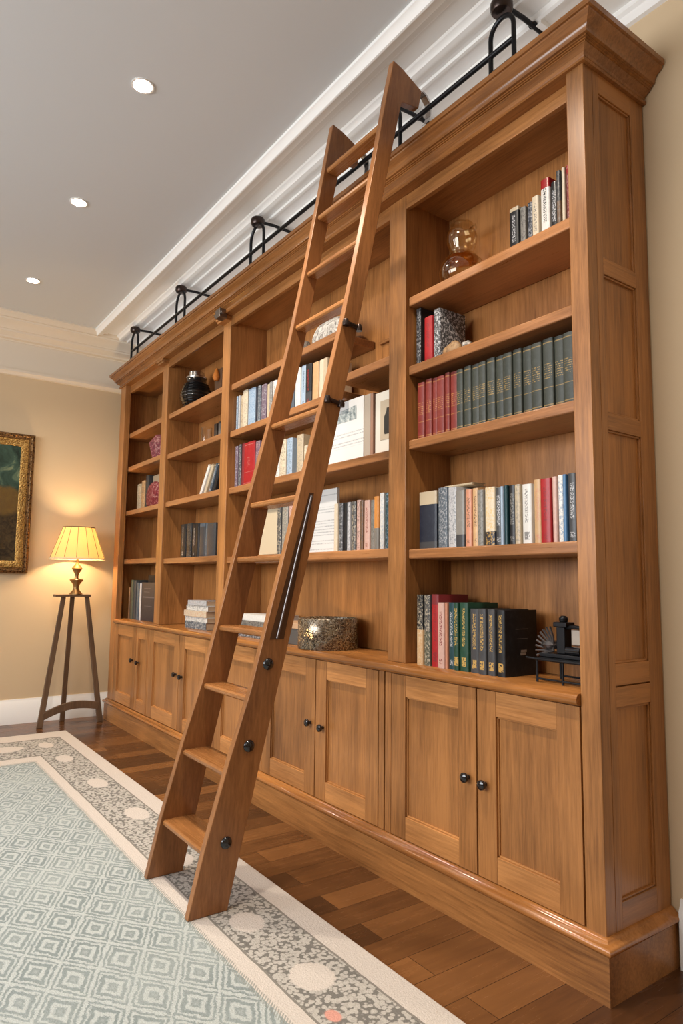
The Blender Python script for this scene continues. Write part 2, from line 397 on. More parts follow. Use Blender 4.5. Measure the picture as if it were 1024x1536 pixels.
for b, z in SHELF:
    x0, x1 = POSTS[b][1], POSTS[b+1][0]
    SZ.setdefault(b, []).append(z)
    if b == 0: x0 = -L+.022
    if b == 3: x1 = -.032
    if b == 2 and z > 2.1: x1 = -1.472 if z < 2.3 else -1.50
    make('shelf', MB().box(x0+.001, x1-.001, .055, BK-.001, z-.042, z), WSH, bc, .006)
make('shelf', MB().box(-1.4715, POSTS[3][0]-.001, .055, BK-.001, 2.191, 2.233), WSH, bc, .006)
make('back_batten', MB().box(-1.449, POSTS[3][0]-.001, BK-.016, BK-.001, 2.44, 2.458), WX, bc, .003)
fit = MB().box(-2.735, -2.665, -.055, .0, 2.905, 2.965).cyl((-2.76, -.04, 2.935), (-2.645, -.04, 2.935), .013)
make('rail_stop', fit, plain('grey_metal', (.22, .19, .17), .3, .9), bc, .004)['label'] = 'grey metal rail stop on the post top'

wt = MB().prism([(-.008, .828), (-.020, .836), (-.022, .848), (-.018, .858), (-.008, .865), (BK+.018, .865), (BK+.018, .828)], 'x', -4.714, -.0685)
tag(make('worktop', wt, WORK, loc=(-2.4, .15, .828), sharp=60), 'long oak worktop ledge running between the base cupboards and the shelves', 'worktop')

DOORS = [[(-4.711, -4.162, 'r', -4.215), (-4.158, -3.905, 'l', -4.08)],
         [(-3.86, -3.272, 'r', -3.31), (-3.268, -2.755, 'l', -3.205)],
         [(-2.68, -2.105, 'r', -2.15), (-2.075, -1.558, 'r', -1.597), (-1.554, -1.07, 'l', -1.487)],
         [(-.985, -.507, 'r', -.547), (-.503, -.072, 'l', -.464)]]
KZ = [.560, .552, .519, .505]
CB = [(-4.714, -3.885), (-3.883, -2.722), (-2.720, -1.030), (-1.028, -.0695)]
CLAB = ['oak base cupboard at the lamp end under the leftmost bay', 'oak base cupboard under the stack of magazines in the second bay',
        'wide oak base cupboard standing behind the ladder under the candle holder', 'oak base cupboard at the right end under the black volumes']
for i, ((x0, x1), ds) in enumerate(zip(CB, DOORS)):
    cab = thing('base_cabinet', CLAB[i], 'cupboard', ((x0+x1)/2, .15, .178), 'base cupboards under the bookcase')
    make('carcass', MB().box(x0+.003, x1-.003, .024, BK+.02, .179, .826), WZ, cab)
    # face frame between and beside the doors
    xs = [x0+.001] + [v for d in ds for v in d[:2]] + [x1-.001]
    for a, b in zip(xs[::2], xs[1::2]):
        if b-a > .012: make('face_frame', MB().box(a+.002, b-.002, .001, .0235, .179, .826), WZ, cab, .002)
    for (a, b, side, kx) in ds:
        sw = min(.088, (b-a)*.2); za, zb = .181, .824; a += .0015; b -= .0015
        d = MB()
        d.box(a, a+sw, 0, .0225, za, zb, 0).box(b-sw, b, 0, .0225, za, zb, 0)
        d.box(a+sw, b-sw, .0008, .0225, .738, zb, 1).box(a+sw, b-sw, .0008, .0225, za, .268, 1)
        d.box(a+sw-.004, b-sw+.004, .014, .0223, .262, .744, 0)
        # little bead round the recessed panel
        for q in ((a+sw, a+sw+.006, .268, .738), (b-sw-.006, b-sw, .268, .738)): d.box(q[0], q[1], .008, .0224, q[2], q[3], 0)
        d.box(a+sw, b-sw, .008, .0224, .268, .274, 1).box(a+sw, b-sw, .008, .0224, .732, .738, 1)
        do = make('door', d, [WZ, WXL], cab, .0015)
        kz = KZ[i] - (.006 if side == 'l' else 0)
        k = MB().lathe([(0, 0), (.008, 0), (.0075, .008), (.010, .012), (.0165, .016), (.018, .022), (.0165, .028), (.010, .032), (0, .033)], n=20)
        k.v = [(p[0]+kx, -p[2]-.0005, p[1]+kz) for p in k.v]
        make('knob', k, BLACK, do, loc=(kx, 0, kz))['label'] = 'black round knob'

# ------------------------------------------------------------------ ladder
lad = thing('library_ladder', 'tall dark wooden library ladder leaning on the bookcase with feet on the rug', 'ladder', (-1.33, -.75, .012))
D = Vector((.369, .607, 3.293))                     # along the rails
BL, BR_ = Vector((-1.532, -.830, .0125)), Vector((-1.123, -.828, .0125))
TH, DEP = .031, .155
FE = [(0, 0), (.25, 0), (.55, .014), (.8, .034), (1.25, .040), (1.6, .042), (1.9, .050), (2.25, .052), (2.6, .040), (2.95, .020), (3.2, .004), (4, 0)]
BE = [(0, .153), (.5, .146), (.9, .148), (1.26, .150), (1.6, .143), (1.9, .137), (2.25, .125), (2.6, .108), (2.95, .093), (3.2, .084), (4, .08)]
def edge(tab, z):                                   # the rails narrow upwards: depth offset of an edge at height z
    for (a, u), (b, v) in zip(tab, tab[1:]):
        if a <= z <= b: return u+(v-u)*(z-a)/(b-a)
    return tab[-1][1]
for B, top in ((BL, 3.275), (BR_, 3.318)):
    s = (top-B.z)/D.z; T = B+D*s
    def at(z): return B+D*((z-B.z)/D.z)
    # silhouette of the rail in its own (depth, z) plane, with the top drawn back as an arm over the picture rail
    m = MB()
    z1 = top-.15; q = at(top)
    zs_ = [B.z]+[z for z, _ in FE if B.z < z < z1]+[z1]
    bk_ = [(at(z).y+edge(BE, z), z) for z in zs_]
    fr2 = [(at(z).y+edge(FE, z), z) for z in zs_+[top-.07]]
    side = bk_+[(at(z1).y+edge(BE, z1)+.008, z1+.006), (q.y+.150, q.z-.135), (q.y+.160, q.z-.058), (q.y+.05, q.z-.012), (q.y, q.z)]+fr2[::-1]
    zx = [(z) for y, z in side]
    xs = lambda y, z: at(z).x
    n = len(side)
    m.add([(xs(y, z), y, z) for y, z in side]+[(xs(y, z)+TH, y, z) for y, z in side],
          [(i, (i+1) % n, n+(i+1) % n, n+i) for i in range(n)]+[tuple(range(n-1, -1, -1)), tuple(range(n, 2*n))])
    make('rail', m, LZ, lad, .003)
TREADS = [.240, .513, .777, 1.016, 1.302, 1.535, 1.884, 2.334, 2.581, 2.846, 3.071]
for z in TREADS:
    a = BL+D*((z-BL.z)/D.z); b = BR_+D*((z-BR_.z)/D.z)
    y = (a.y+b.y)/2; f0 = edge(FE, z); f1 = edge(BE, z)-.008
    m = MB().prism([(y+f0+.014, z-.024), (y+f0+.008, z-.018), (y+f0+.008, z-.006), (y+f0+.014, z), (y+f1, z), (y+f1, z-.024)], 'x', a.x+TH-.001, b.x+.001)
    make('tread', m, LX, lad, .0025)
def side_pt(z, e): p = BR_+D*((z-BR_.z)/D.z); return Vector((p.x+TH, p.y+e, p.z))
for z, e in ((.262, .08), (.60, .08), (.895, .08)):
    p = side_pt(z, e)
    m = MB().lathe([(.021, 0), (.022, .004), (.019, .010), (.010, .015), (0, .016)], n=24)
    m.v = [(p.x+q[2]-.001, p.y+q[0], p.z+q[1]) for q in m.v]
    make('bolt_cap', m, BLACK, lad)['label'] = 'black domed bolt cap'
for z in (2.215, 1.905):
    p = side_pt(z, .062); q = side_pt(z-.008, .128)
    m = MB().tube([p+Vector((.008, 0, 0)), q+Vector((.008, 0, 0))], .009, 8)
    for c in (p, q): m.lathe([(.013, -.013), (.014, 0), (.010, .013)], c=(c.x+.008, c.y, c.z), n=12)
    make('bracket', m, BRONZE, lad)['label'] = 'dark bronze clamp bracket'
ch = MB(); P4 = [side_pt(.985, .062), side_pt(.985, .122), side_pt(1.54, .104), side_pt(1.54, .084)]
ch.hexa([(p.x-.001, p.y, p.z) for p in P4]+[(p.x+.0015, p.y, p.z) for p in P4])
make('slide_channel', ch, plain('dark_stained_channel', (.075, .030, .012), .3), lad)['label'] = 'dark stained slide channel'
make('slide_rod', MB().tube([side_pt(1.53, .094)+Vector((.005, 0, 0)), side_pt(.99, .090)+Vector((.005, 0, 0))], .0045, 10), plain('grey_steel_rod', (.22, .20, .20), .35, .9), lad)['label'] = 'steel slide rod let into the right rail'
for B, top in ((BL, 3.275), (BR_, 3.318)):
    q = B+D*((top-B.z)/D.z)
    hx = q.x+TH/2
    hk = [(hx, q.y+.162, q.z-.062), (hx, q.y+.180, q.z-.070), (hx, q.y+.200, q.z-.092), (hx, q.y+.206, q.z-.120), (hx, q.y+.204, q.z-.150), (hx, q.y+.194, q.z-.178), (hx, q.y+.176, q.z-.200)]
    m = MB()
    for a, b in zip(hk, hk[1:]):
        m.hexa([(a[0]-.015, a[1]-.003, a[2]-.003), (a[0]+.015, a[1]-.003, a[2]-.003), (a[0]+.015, a[1]+.003, a[2]+.003), (a[0]-.015, a[1]+.003, a[2]+.003),
                (b[0]-.015, b[1]-.003, b[2]-.003), (b[0]+.015, b[1]-.003, b[2]-.003), (b[0]+.015, b[1]+.003, b[2]+.003), (b[0]-.015, b[1]+.003, b[2]+.003)])
    make('hook', m, STEEL, lad)['label'] = 'steel hook over the picture rail'

# ------------------------------------------------------------------ ladder rail on the bookcase top
rl = thing('ladder_rail', 'black iron ladder rail on hooped brackets along the bookcase top', 'rail', (-2.4, .0, 3.068))
RZ = 3.172; RY = -.048
make('bar', MB().tube([(-4.42, RY, RZ-.008), (-.248, RY, RZ)], .0105, 12), IRON, rl)
for X, w in ((-4.37, .08), (-3.36, .08), (-2.185, .08), (-.95, .07), (-.302, .055)):
    hb = MB()
    arc = [(X-w, RY, 3.0685), (X-w, RY, 3.2)] + [(X-w*math.cos(R(a)), RY, 3.232+w*1.06*math.sin(R(a))) for a in range(0, 181, 15)] + [(X+w, RY, 3.2), (X+w, RY, 3.0685)]
    hb.tube(arc, .009, 10)
    hb.tube([(X-w, RY, 3.10), (X+w, RY, 3.10)], .006, 8)
    make('bracket', hb, IRON, rl)
    kb = MB().lathe([(.02, -.026), (.036, -.022), (.042, -.010), (.042, .012), (.036, .022), (.02, .024)], c=(X, RY, 3.334), n=20)
    make('bracket_cap', kb, BRONZE, rl, .002)
    make('wall_arm', MB().tube([(X+.01, RY+.03, 3.336), (X+.01, .06, 3.342), (X+.01, .18, 3.338), (X+.01, .327, 3.315)], .0095, 10).lathe([(.016, -.004), (.018, 0), (.016, .004)], c=(X+.01, .12, 3.342), n=12), IRON, rl)

# ------------------------------------------------------------------ rug
tag(make('rug', MB().box(RX0, RX1, RY0, RY1, .001, .012), rug_mat(), bevel=.004), 'sage green and cream rug with nested diamonds and a patterned border', 'rug')

# ------------------------------------------------------------------ tripod floor lamp
LX0, LY0 = -4.775, -.325
def lamp_wood(): return wood('weathered_dark_wood', 'z', (.15, .085, .045), (.07, .038, .02), .5)
LAMPW = lamp_wood()
lp_ = thing('floor_lamp', 'tripod floor lamp with a pleated cream shade glowing in the corner', 'lamp', (LX0, LY0, 0))
def leg(x0, y0, x1, y1, w0=.046, w1=.036, z1=1.052):
    m = MB()
    # a flat board, wider in y, splayed from the plate to the floor
    b = [(x0-.013, y0-w0/2, 0), (x0+.013, y0-w0/2, 0), (x0+.013, y0+w0/2, 0), (x0-.013, y0+w0/2, 0)]
    t = [(x1-.012, y1-w1/2, z1), (x1+.012, y1-w1/2, z1), (x1+.012, y1+w1/2, z1), (x1-.012, y1+w1/2, z1)]
    m.hexa(b+t); make('leg', m, LAMPW, lp_, .004)
leg(-4.735, -.565, -4.765, -.425); leg(-4.735, -.085, -4.765, -.235); leg(-4.93, -.345, -4.80, -.345, .038, .034)
st = MB(); n = 14; up = []; dn = []
for i in range(n+1):
    f = i/n; y = -.545+.44*f; h = .085+.05*f+.045*math.sin(math.pi*f)
    up.append((y, h+.032)); dn.append((y, h-.028))
st.prism(up+dn[::-1], 'x', -4.752, -4.722)
make('stretcher', st, LAMPW, lp_, .003)
make('top_plate', MB().box(LX0-.06, LX0+.045, LY0-.17, LY0+.115, 1.0525, 1.072), LAMPW, lp_, .004)
BRASS = plain('aged_brass', (.36, .21, .085), .35, .85)
make('stem', MB().lathe([(.052, 1.0725), (.050, 1.082), (.030, 1.105), (.022, 1.13), (.030, 1.16), (.050, 1.185), (.055, 1.196), (.050, 1.202), (.018, 1.206), (.014, 1.225), (.018, 1.245), (.034, 1.275), (.044, 1.292), (.036, 1.305), (.018, 1.325), (.010, 1.345), (.009, 1.44), (.0, 1.44)], c=(LX0, LY0, 0), n=28), BRASS, lp_, sharp=60)
def shade_mat():
    t = NT('cream_silk_shade'); v = t.obj()
    c = (.80, .66, .40)
    a = t.n('ShaderNodeBsdfDiffuse'); t.put(a.inputs[0], c); b = t.n('ShaderNodeBsdfTranslucent'); t.put(b.inputs[0], (.90, .76, .48))
    mx = t.n('ShaderNodeMixShader'); mx.inputs[0].default_value = .72
    t.t.links.new(a.outputs[0], mx.inputs[1]); t.t.links.new(b.outputs[0], mx.inputs[2]); return t.done(mx.outputs[0])
sz0, sz1, sr0, sr1 = 1.372, 1.640, .222, .128
sh = make('lamp_shade', MB().lathe([(sr0, sz0), (sr1, sz1), (sr1-.003, sz1), (sr0-.003, sz0)], c=(LX0, LY0, 0), n=48, close=True), shade_mat(), lp_, sharp=50)
PIPE = plain('brown_piping', (.12, .06, .025), .7)
pp = MB()
for i in range(14):
    a = 2*math.pi*(i+.35)/14
    pp.tube([(LX0+(sr0+.001)*math.cos(a), LY0+(sr0+.001)*math.sin(a), sz0), (LX0+(sr1+.001)*math.cos(a), LY0+(sr1+.001)*math.sin(a), sz1)], .0018, 6)
ring = lambda r, z: [(LX0+r*math.cos(2*math.pi*i/40), LY0+r*math.sin(2*math.pi*i/40), z) for i in range(40)]
pp.tube(ring(sr1, sz1), .004, 6, closed=True)
make('piping', pp, PIPE, sh)['label'] = 'brown piping along the pleats and top edge'
make('hem_band', MB().tube(ring(sr0-.001, sz0), .006, 6, closed=True), plain('cream_hem', (.75, .62, .42), .7), sh)
BULB = NT('lit_bulb'); BULB = BULB.done(BULB.bsdf((1, .9, .7), .4, emit=(1, .72, .38), estr=12))
make('bulb', MB().lathe([(0, 1.441), (.012, 1.442), (.014, 1.46), (.028, 1.49), (.03, 1.51), (.02, 1.535), (0, 1.543)], c=(LX0, LY0, 0), n=20), BULB, lp_)

# ------------------------------------------------------------------ picture on the left wall
pt = thing('framed_painting', 'dark oil painting in a carved gilt frame on the left wall', 'painting', (LW, -1.25, 1.83))
PY0, PY1, PZ0, PZ1 = -1.85, -.675, 1.245, 2.43
def gilt(name, c1, c2, sc):
    t = NT(name); v = t.obj()
    d = t.vor(v, sc); n = t.noise(v, sc*.6, 4, .7)
    f = t.math('ADD', t.math('MULTIPLY', d, .7), t.math('MULTIPLY', n, .5))
    c = t.ramp(f, [(.35, c1), (.65, c2)])
    return t.done(t.bsdf(c, .38, .75, normal=t.bump(f, .8, .006)))
def ring_frame(y0, y1, z0, z1, prof):
    """prof: (inset, height off the wall) closed outline, mitred round the rectangle"""
    m = MB(); k = len(prof); vs = []
    for sy, sz in ((0, 0), (1, 0), (1, 1), (0, 1)):
        for ins, h in prof: vs.append((LW+h, (y1-ins) if sy else (y0+ins), (z1-ins) if sz else (z0+ins)))
    fs = [(c*k+q, c*k+(q+1) % k, ((c+1) % 4)*k+(q+1) % k, ((c+1) % 4)*k+q) for c in range(4) for q in range(k)]
    return m.add(vs, fs)
make('frame', ring_frame(PY0, PY1, PZ0, PZ1, [(0, .001), (0, .045), (.010, .058), (.022, .060), (.030, .050), (.040, .052), (.046, .042), (.046, .001)]), gilt('dark_carved_gilt', (.022, .010, .005), (.24, .13, .05), 60), pt, sharp=50)
make('liner', ring_frame(PY0+.0465, PY1-.0465, PZ0+.0465, PZ1-.0465, [(0, .001), (0, .044), (.015, .046), (.05, .030), (.058, .024), (.058, .001)]), gilt('bright_gilt', (.13, .055, .014), (.48, .28, .08), 85), pt, sharp=50)
def painting_mat():
    t = NT('dark_oil_paint'); v = t.obj(); x, y, z = t.sep(v)
    n = t.noise(v, 6, 5, .65, .8); n2 = t.noise(v, 18, 4, .7, 1.2)
    up = t.smooth(z, -.05, .15)
    foliage = t.ramp(n, [(.35, (.010, .022, .016)), (.55, (.045, .085, .060)), (.68, (.20, .24, .13))])
    ground = t.ramp(n2, [(.35, (.012, .009, .006)), (.6, (.07, .045, .020)), (.75, (.05, .07, .03))])
    c = t.mix(up, ground, foliage)
    # an ochre rounded bush in the lower middle
    q = t.math('SQRT', t.math('ADD', t.math('POWER', t.math('DIVIDE', t.math('SUBTRACT', y, .36), .16), 2), t.math('POWER', t.math('DIVIDE', t.math('SUBTRACT', z, .02), .13), 2)))
    q = t.math('ADD', q, t.math('MULTIPLY', t.math('SUBTRACT', n2, .5), .5))
    c = t.mix(t.smooth(q, 1.1, .75), c, t.mix(n2, (.17, .11, .022), (.09, .04, .02)))
    return t.done(t.bsdf(c, .35, normal=t.bump(n2, .3, .003), spec=.5))
make('canvas', MB().box(LW+.001, LW+.022, PY0+.102, PY1-.102, PZ0+.102, PZ1-.102), painting_mat(), pt)

# ------------------------------------------------------------------ recessed ceiling lights
GLOW = NT('downlight_glow'); GLOW = GLOW.done(GLOW.bsdf((1, 1, 1), .5, emit=(1, .86, .66), estr=30))
DLAB = ['recessed ceiling downlight nearest the camera, above the ladder', 'recessed ceiling downlight in the middle of the row of three', 'recessed ceiling downlight farthest away, near the painting wall']
for (x, y), lab in zip([(-1.60, -.955), (-2.76, -.935), (-4.06, -.93)], DLAB):
    t = thing('ceiling_downlight', lab, 'downlight', (x, y, CZ-.004), 'recessed ceiling downlights')
    make('trim_ring', MB().lathe([(.042, -.0005), (.050, -.0005), (.049, .003), (.044, .0035), (.042, .003)], c=(x, y, CZ-.004), n=32, close=True), WHITE, t)
    make('diffuser', MB().lathe([(0, .0), (.0415, .0), (.0415, .003), (0, .003)], c=(x, y, CZ-.0035), n=32), GLOW, t)

# ------------------------------------------------------------------ books
C = {k: srgb(*v) for k, v in dict(black=(22, 22, 24), navy=(26, 32, 46), cream=(196, 182, 158), white=(206, 203, 197), red=(148, 24, 28), grey=(120, 116, 110),
     maroon=(112, 36, 40), brown=(104, 78, 56), tan=(184, 148, 106), beige=(178, 162, 136), charcoal=(58, 58, 60), teal=(20, 56, 62), green=(22, 60, 44),
     olive=(70, 72, 60), blue=(72, 112, 150), slate=(72, 82, 92), salmon=(186, 128, 102), pink=(186, 152, 140), gold=(200, 160, 84), silver=(174, 174, 176),
     purple=(96, 76, 92), sky=(150, 168, 186), ochre=(192, 128, 62), redcloth=(110, 38, 32), greencloth=(48, 52, 46)).items()}
ORD = ['first', 'second', 'third', 'fourth', 'fifth', 'sixth', 'seventh', 'eighth', 'ninth', 'tenth', 'eleventh', 'twelfth', 'thirteenth', 'fourteenth', 'fifteenth', 'sixteenth', 'seventeenth', 'eighteenth', 'nineteenth', 'twentieth', 'last']
def book(label, x0, x1, z, h, y, d, mat, group=None, lean=0, pages=PAGES, name='book', cat='book', roty=0):
    """a bound book standing on its tail edge: curved spine towards -y, two boards, page block as a part"""
    t = x1-x0; hw = t/2-.0004; b = min(.003, t*.12)
    n = 5; outer = [(hw*math.sin(R(a)), -.0055*math.cos(R(a))) for a in [-90+180*i/(2*n) for i in range(2*n+1)]] if t > .012 else [(-hw, 0), (hw, 0)]
    outer = [(u, w+.006) for u, w in outer]
    inner = [(hw-b, d), (hw-b, .0085), (-hw+b, .0085), (-hw+b, d)]
    poly = [(-hw, d)]+outer+[(hw, d)]+inner
    m = MB(); k = len(poly)
    m.add([(u, w, 0) for u, w in poly]+[(u, w, h) for u, w in poly], [(i, (i+1) % k, k+(i+1) % k, k+i) for i in range(k)])
    # caps (concave): strips of boards and spine
    ns = len(outer)
    for o_, flip in ((0, True), (k, False)):
        caps = [(o_+0, o_+1, o_+k-2, o_+k-1), (o_+ns, o_+ns+1, o_+ns+2, o_+ns+3)]
        caps.append(tuple([o_+q for q in range(1, ns+1)]+[o_+ns+3, o_+ns+4]))
        for f in caps: m.f.append(f if not flip else f[::-1]); m.mi.append(0)
    xc = (x0+x1)/2
    o = make(name, m, mat, loc=None, sharp=40)
    o.location = (xc, y, z+.0004); WORLD[o.name] = (0, 0, 0)
    if lean or roty: o.rotation_euler = (0, lean, roty)
    pg = make('page_block', MB().box(-hw+b+.0002, hw-b-.0002, .0088, d-.004, .003, h-.004), pages, o)
    tag(o, label, cat, group)
    return o
def spec(s):  # short colour notes -> material arguments
    return s
def shelf_row(prefix, where, group, z, y, d, rows, lean=0):
    N = len(rows)
    for i, r in enumerate(rows):
        x0, x1, h, look, base, text, style = r[:7]; kw = dict(r[7]) if len(r) > 7 else {}; dk = kw.pop('d', None)
        mat = spine('cover_'+prefix, C[base], h, C[text] if text else None, style or 'none', **kw)
        dd = dk if dk else d*(1-.12*((i*37) % 5)/5)
        book(f'{look}, {ORD[i]} from left {where}', x0+.0006, x1-.0006, z, h, y+.004*((i*7) % 3), dd, mat, group, lean, PAGEW if i % 3 else PAGES)

Z4 = dict(zip('1234', SZ[3])); Z3 = dict(zip('1234', SZ[2])); Z2 = dict(zip('1234', SZ[1])); Z1 = dict(zip('1234', SZ[0]))
shelf_row('carafe_shelf', 'on the glass carafe shelf', 'books beside the glass carafe', Z4['1'], .15, .13, [
  (-.451, -.404, .215, 'black glossy hardback', 'black', 'silver', 'title', dict(top=(.93, C['beige']))),
  (-.401, -.372, .200, 'grey gold speckled book', 'grey', 'black', 'speckle'),
  (-.368, -.342, .205, 'slim navy book', 'navy', 'silver', 'speckle'),
  (-.340, -.308, .213, 'plain cream paperback', 'cream', 'grey', 'title'),
  (-.302, -.261, .263, 'white book with a red head', 'white', 'black', 'title', dict(top=(.86, C['red']))),
  (-.259, -.230, .235, 'black book', 'black', 'silver', 'title'),
  (-.229, -.209, .262, 'brown and grey patterned book', 'brown', 'grey', 'speckle', dict(top=(.55, C['charcoal']))),
  (-.208, -.192, .266, 'tall cream book', 'cream', 'grey', 'none'),
  (-.191, -.170, .268, 'maroon patterned book with a red head', 'maroon', 'pink', 'speckle', dict(top=(.88, C['red'])))])
shelf_row('stone_shelf', 'above the red and green set', 'books above the red and green set', Z4['2'], .09, .17, [
  (-.934, -.902, .263, 'tall black album', 'black', 'silver', 'speckle'),
  (-.886, -.834, .209, 'scarlet hardback', 'red', 'maroon', 'title'),
  (-.831, -.788, .228, 'black and white printed thick book', 'charcoal', 'silver', 'all')])
xs = [-.921, -.875, -.833, -.800, -.754, -.726, -.684]
shelf_row('red_set', 'among the red volumes', 'red cloth volumes of the long set', Z4['3'], .085, .17,
  [(a, b, .252+.003*((i*5) % 3), 'worn red cloth volume', 'redcloth', 'gold', 'cloth') for i, (a, b) in enumerate(zip(xs, xs[1:]))])
xs = [-.684, -.646, -.605, -.564, -.524, -.480, -.440, -.394, -.351, -.307, -.258, -.211, -.169, -.122, -.078]
shelf_row('green_set', 'among the green volumes', 'dark green cloth volumes of the long set', Z4['3'], .085, .17,
  [(a, b, .252+.002*((i*5) % 3), 'dark green cloth volume', 'greencloth', 'gold', 'cloth') for i, (a, b) in enumerate(zip(xs, xs[1:]))])
shelf_row('mixed_row', 'above the black box set', 'mixed books above the black box set', Z4['4'], .085, .17, [
  (-.910, -.802, .242, 'thick navy book with a cream head', 'navy', 'slate', 'none', dict(top=(.77, C['beige']), bot=(.12, C['charcoal']))),
  (-.797, -.742, .250, 'grey blue printed book', 'slate', 'silver', 'speckle'),
  (-.742, -.694, .247, 'silver white book', 'silver', 'slate', 'speckle'),
  (-.692, -.642, .227, 'brown grey book', 'grey', 'brown', 'none', dict(bot=(.22, C['charcoal']))),
  (-.642, -.607, .227, 'salmon paperback', 'salmon', 'brown', 'title'),
  (-.607, -.576, .229, 'tan yellow paperback', 'tan', 'brown', 'title'),
  (-.576, -.542, .218, 'grey green patterned book', 'grey', 'olive', 'speckle'),
  (-.539, -.488, .224, 'cream book with a navy foot', 'cream', 'gold', 'speckle', dict(bot=(.24, C['navy']))),
  (-.488, -.459, .218, 'dark printed book', 'charcoal', 'silver', 'title'),
  (-.458, -.443, .220, 'slim pale blue book', 'sky', None, None),
  (-.443, -.426, .222, 'slim teal book', 'teal', 'sky', 'none'),
  (-.424, -.393, .220, 'black book', 'black', 'grey', 'title'),
  (-.391, -.363, .219, 'beige paperback', 'beige', 'grey', 'speckle'),
  (-.359, -.316, .216, 'white paperback with a sailing mark', 'white', 'charcoal', 'stamp'),
  (-.310, -.278, .228, 'peach tan paperback', 'tan', 'salmon', 'title'),
  (-.276, -.230, .226, 'bright red book with black bands', 'red', 'maroon', 'title', dict(bot=(.48, C['red']))),
  (-.228, -.207, .229, 'pale pink book', 'pink', 'grey', 'none'),
  (-.207, -.184, .232, 'white and blue printed book', 'white', 'blue', 'speckle'),
  (-.182, -.166, .231, 'slim blue book', 'blue', 'sky', 'none'),
  (-.164, -.130, .232, 'charcoal book', 'charcoal', 'silver', 'title'),
  (-.129, -.116, .232, 'slim brown book', 'brown', None, None)])
WT = .865
shelf_row('worktop_row', 'on the right worktop', 'books on the worktop at the right', WT, .062, .19, [
  (-.899, -.860, .287, 'black book with a tan foot', 'black', 'cream', 'speckle', dict(bot=(.50, C['tan']))),
  (-.858, -.820, .287, 'black and cream printed book', 'charcoal', 'cream', 'speckle', dict(bot=(.48, C['olive']))),
  (-.818, -.774, .290, 'tall red hardback', 'red', 'maroon', 'stamp', dict(top=(.86, C['maroon']))),
  (-.773, -.735, .258, 'pinkish cream printed book', 'pink', 'maroon', 'title'),
  (-.735, -.720, .258, 'slim salmon book', 'salmon', None, None),
  (-.719, -.685, .260, 'dark teal book with pale lettering', 'teal', 'silver', 'title'),
  (-.683, -.657, .260, 'slim green book with a gold stamp', 'green', 'gold', 'stamp'),
  (-.655, -.608, .262, 'dark green book with a gold stamp', 'green', 'gold', 'stamp'),
  (-.603, -.557, .240, 'charcoal book with gold lettering', 'charcoal', 'gold', 'stamp'),
  (-.555, -.514, .241, 'charcoal book with gold lettering', 'charcoal', 'gold', 'stamp'),
  (-.512, -.474, .241, 'charcoal book with gold lettering', 'charcoal', 'gold', 'stamp'),
  (-.471, -.430, .240, 'thick black book with a large plain cover', 'black', 'gold', 'stamp')])
bk = bpy.data.objects[[o.name for o in bpy.data.objects if o.get('label', '').startswith('thick black book with')][0]]
m = MB().box(.0208, .0212, .085, .115, .075, .085).box(.0208, .0212, .088, .120, .086, .094)
m.box(.0208, .0211, .06, .13, .17, .171).box(.0208, .0211, .065, .125, .135, .1358)
make('cover_print', m, plain('silver_print', (.30, .27, .24), .5), bk)['label'] = 'small pale print on the black cover'
# flat booklet lying on the mixed row
book('thin beige booklet lying flat on top of the mixed row', -.02, .02, 0, .1, 0, .05, spine('booklet_cover', C['beige'], .1), None)
ob = [o for o in bpy.data.objects if o.get('label', '').startswith('thin beige booklet')][0]
ob.scale = (.30, 1.6, 1.6); ob.rotation_euler = (0, R(90), 0); ob.location = (-.80, .13, Z4['4']+.250+.0075)

shelf_row('upper_left_row', 'left of the ladder, upper row', 'upper books left of the ladder', Z3['2'], .09, .17, [
  (-2.684, -2.664, .235, 'slim blue white book', 'sky', 'slate', 'speckle'),
  (-2.663, -2.640, .235, 'slim pale book', 'silver', 'grey', 'speckle'),
  (-2.638, -2.598, .230, 'beige printed book', 'beige', 'brown', 'speckle'),
  (-2.596, -2.530, .252, 'cream speckled book', 'cream', 'grey', 'speckle'),
  (-2.528, -2.434, .246, 'wide pale blue patterned book', 'sky', 'blue', 'speckle'),
  (-2.433, -2.396, .242, 'navy book', 'navy', None, None),
  (-2.395, -2.357, .238, 'grey blue book', 'slate', 'silver', 'speckle'),
  (-2.356, -2.293, .234, 'purple grey book', 'purple', 'silver', 'speckle'),
  (-2.291, -2.252, .224, 'beige book', 'beige', 'grey', 'none'),
  (-2.250, -2.214, .226, 'grey printed book', 'grey', 'silver', 'speckle'),
  (-2.213, -2.169, .226, 'white book', 'white', 'slate', 'title'),
  (-2.167, -2.12, .23, 'slate book', 'slate', 'silver', 'title')])
shelf_row('upper_mid_row', 'between the ladder rails, upper row', 'upper books between the ladder rails', Z3['2'], .09, .17, [
  (-2.02, -1.962, .23, 'slate blue book', 'slate', 'silver', 'none'),
  (-1.960, -1.905, .235, 'white book', 'white', 'sky', 'speckle'),
  (-1.902, -1.848, .237, 'pale blue book', 'sky', 'slate', 'title'),
  (-1.846, -1.784, .228, 'black book with red lettering', 'black', 'red', 'title', dict(bot=(.3, C['charcoal']))),
  (-1.782, -1.721, .222, 'tan book', 'tan', 'beige', 'none'),
  (-1.720, -1.671, .222, 'cream book', 'cream', None, None),
  (-1.670, -1.631, .218, 'beige book', 'beige', None, None)])
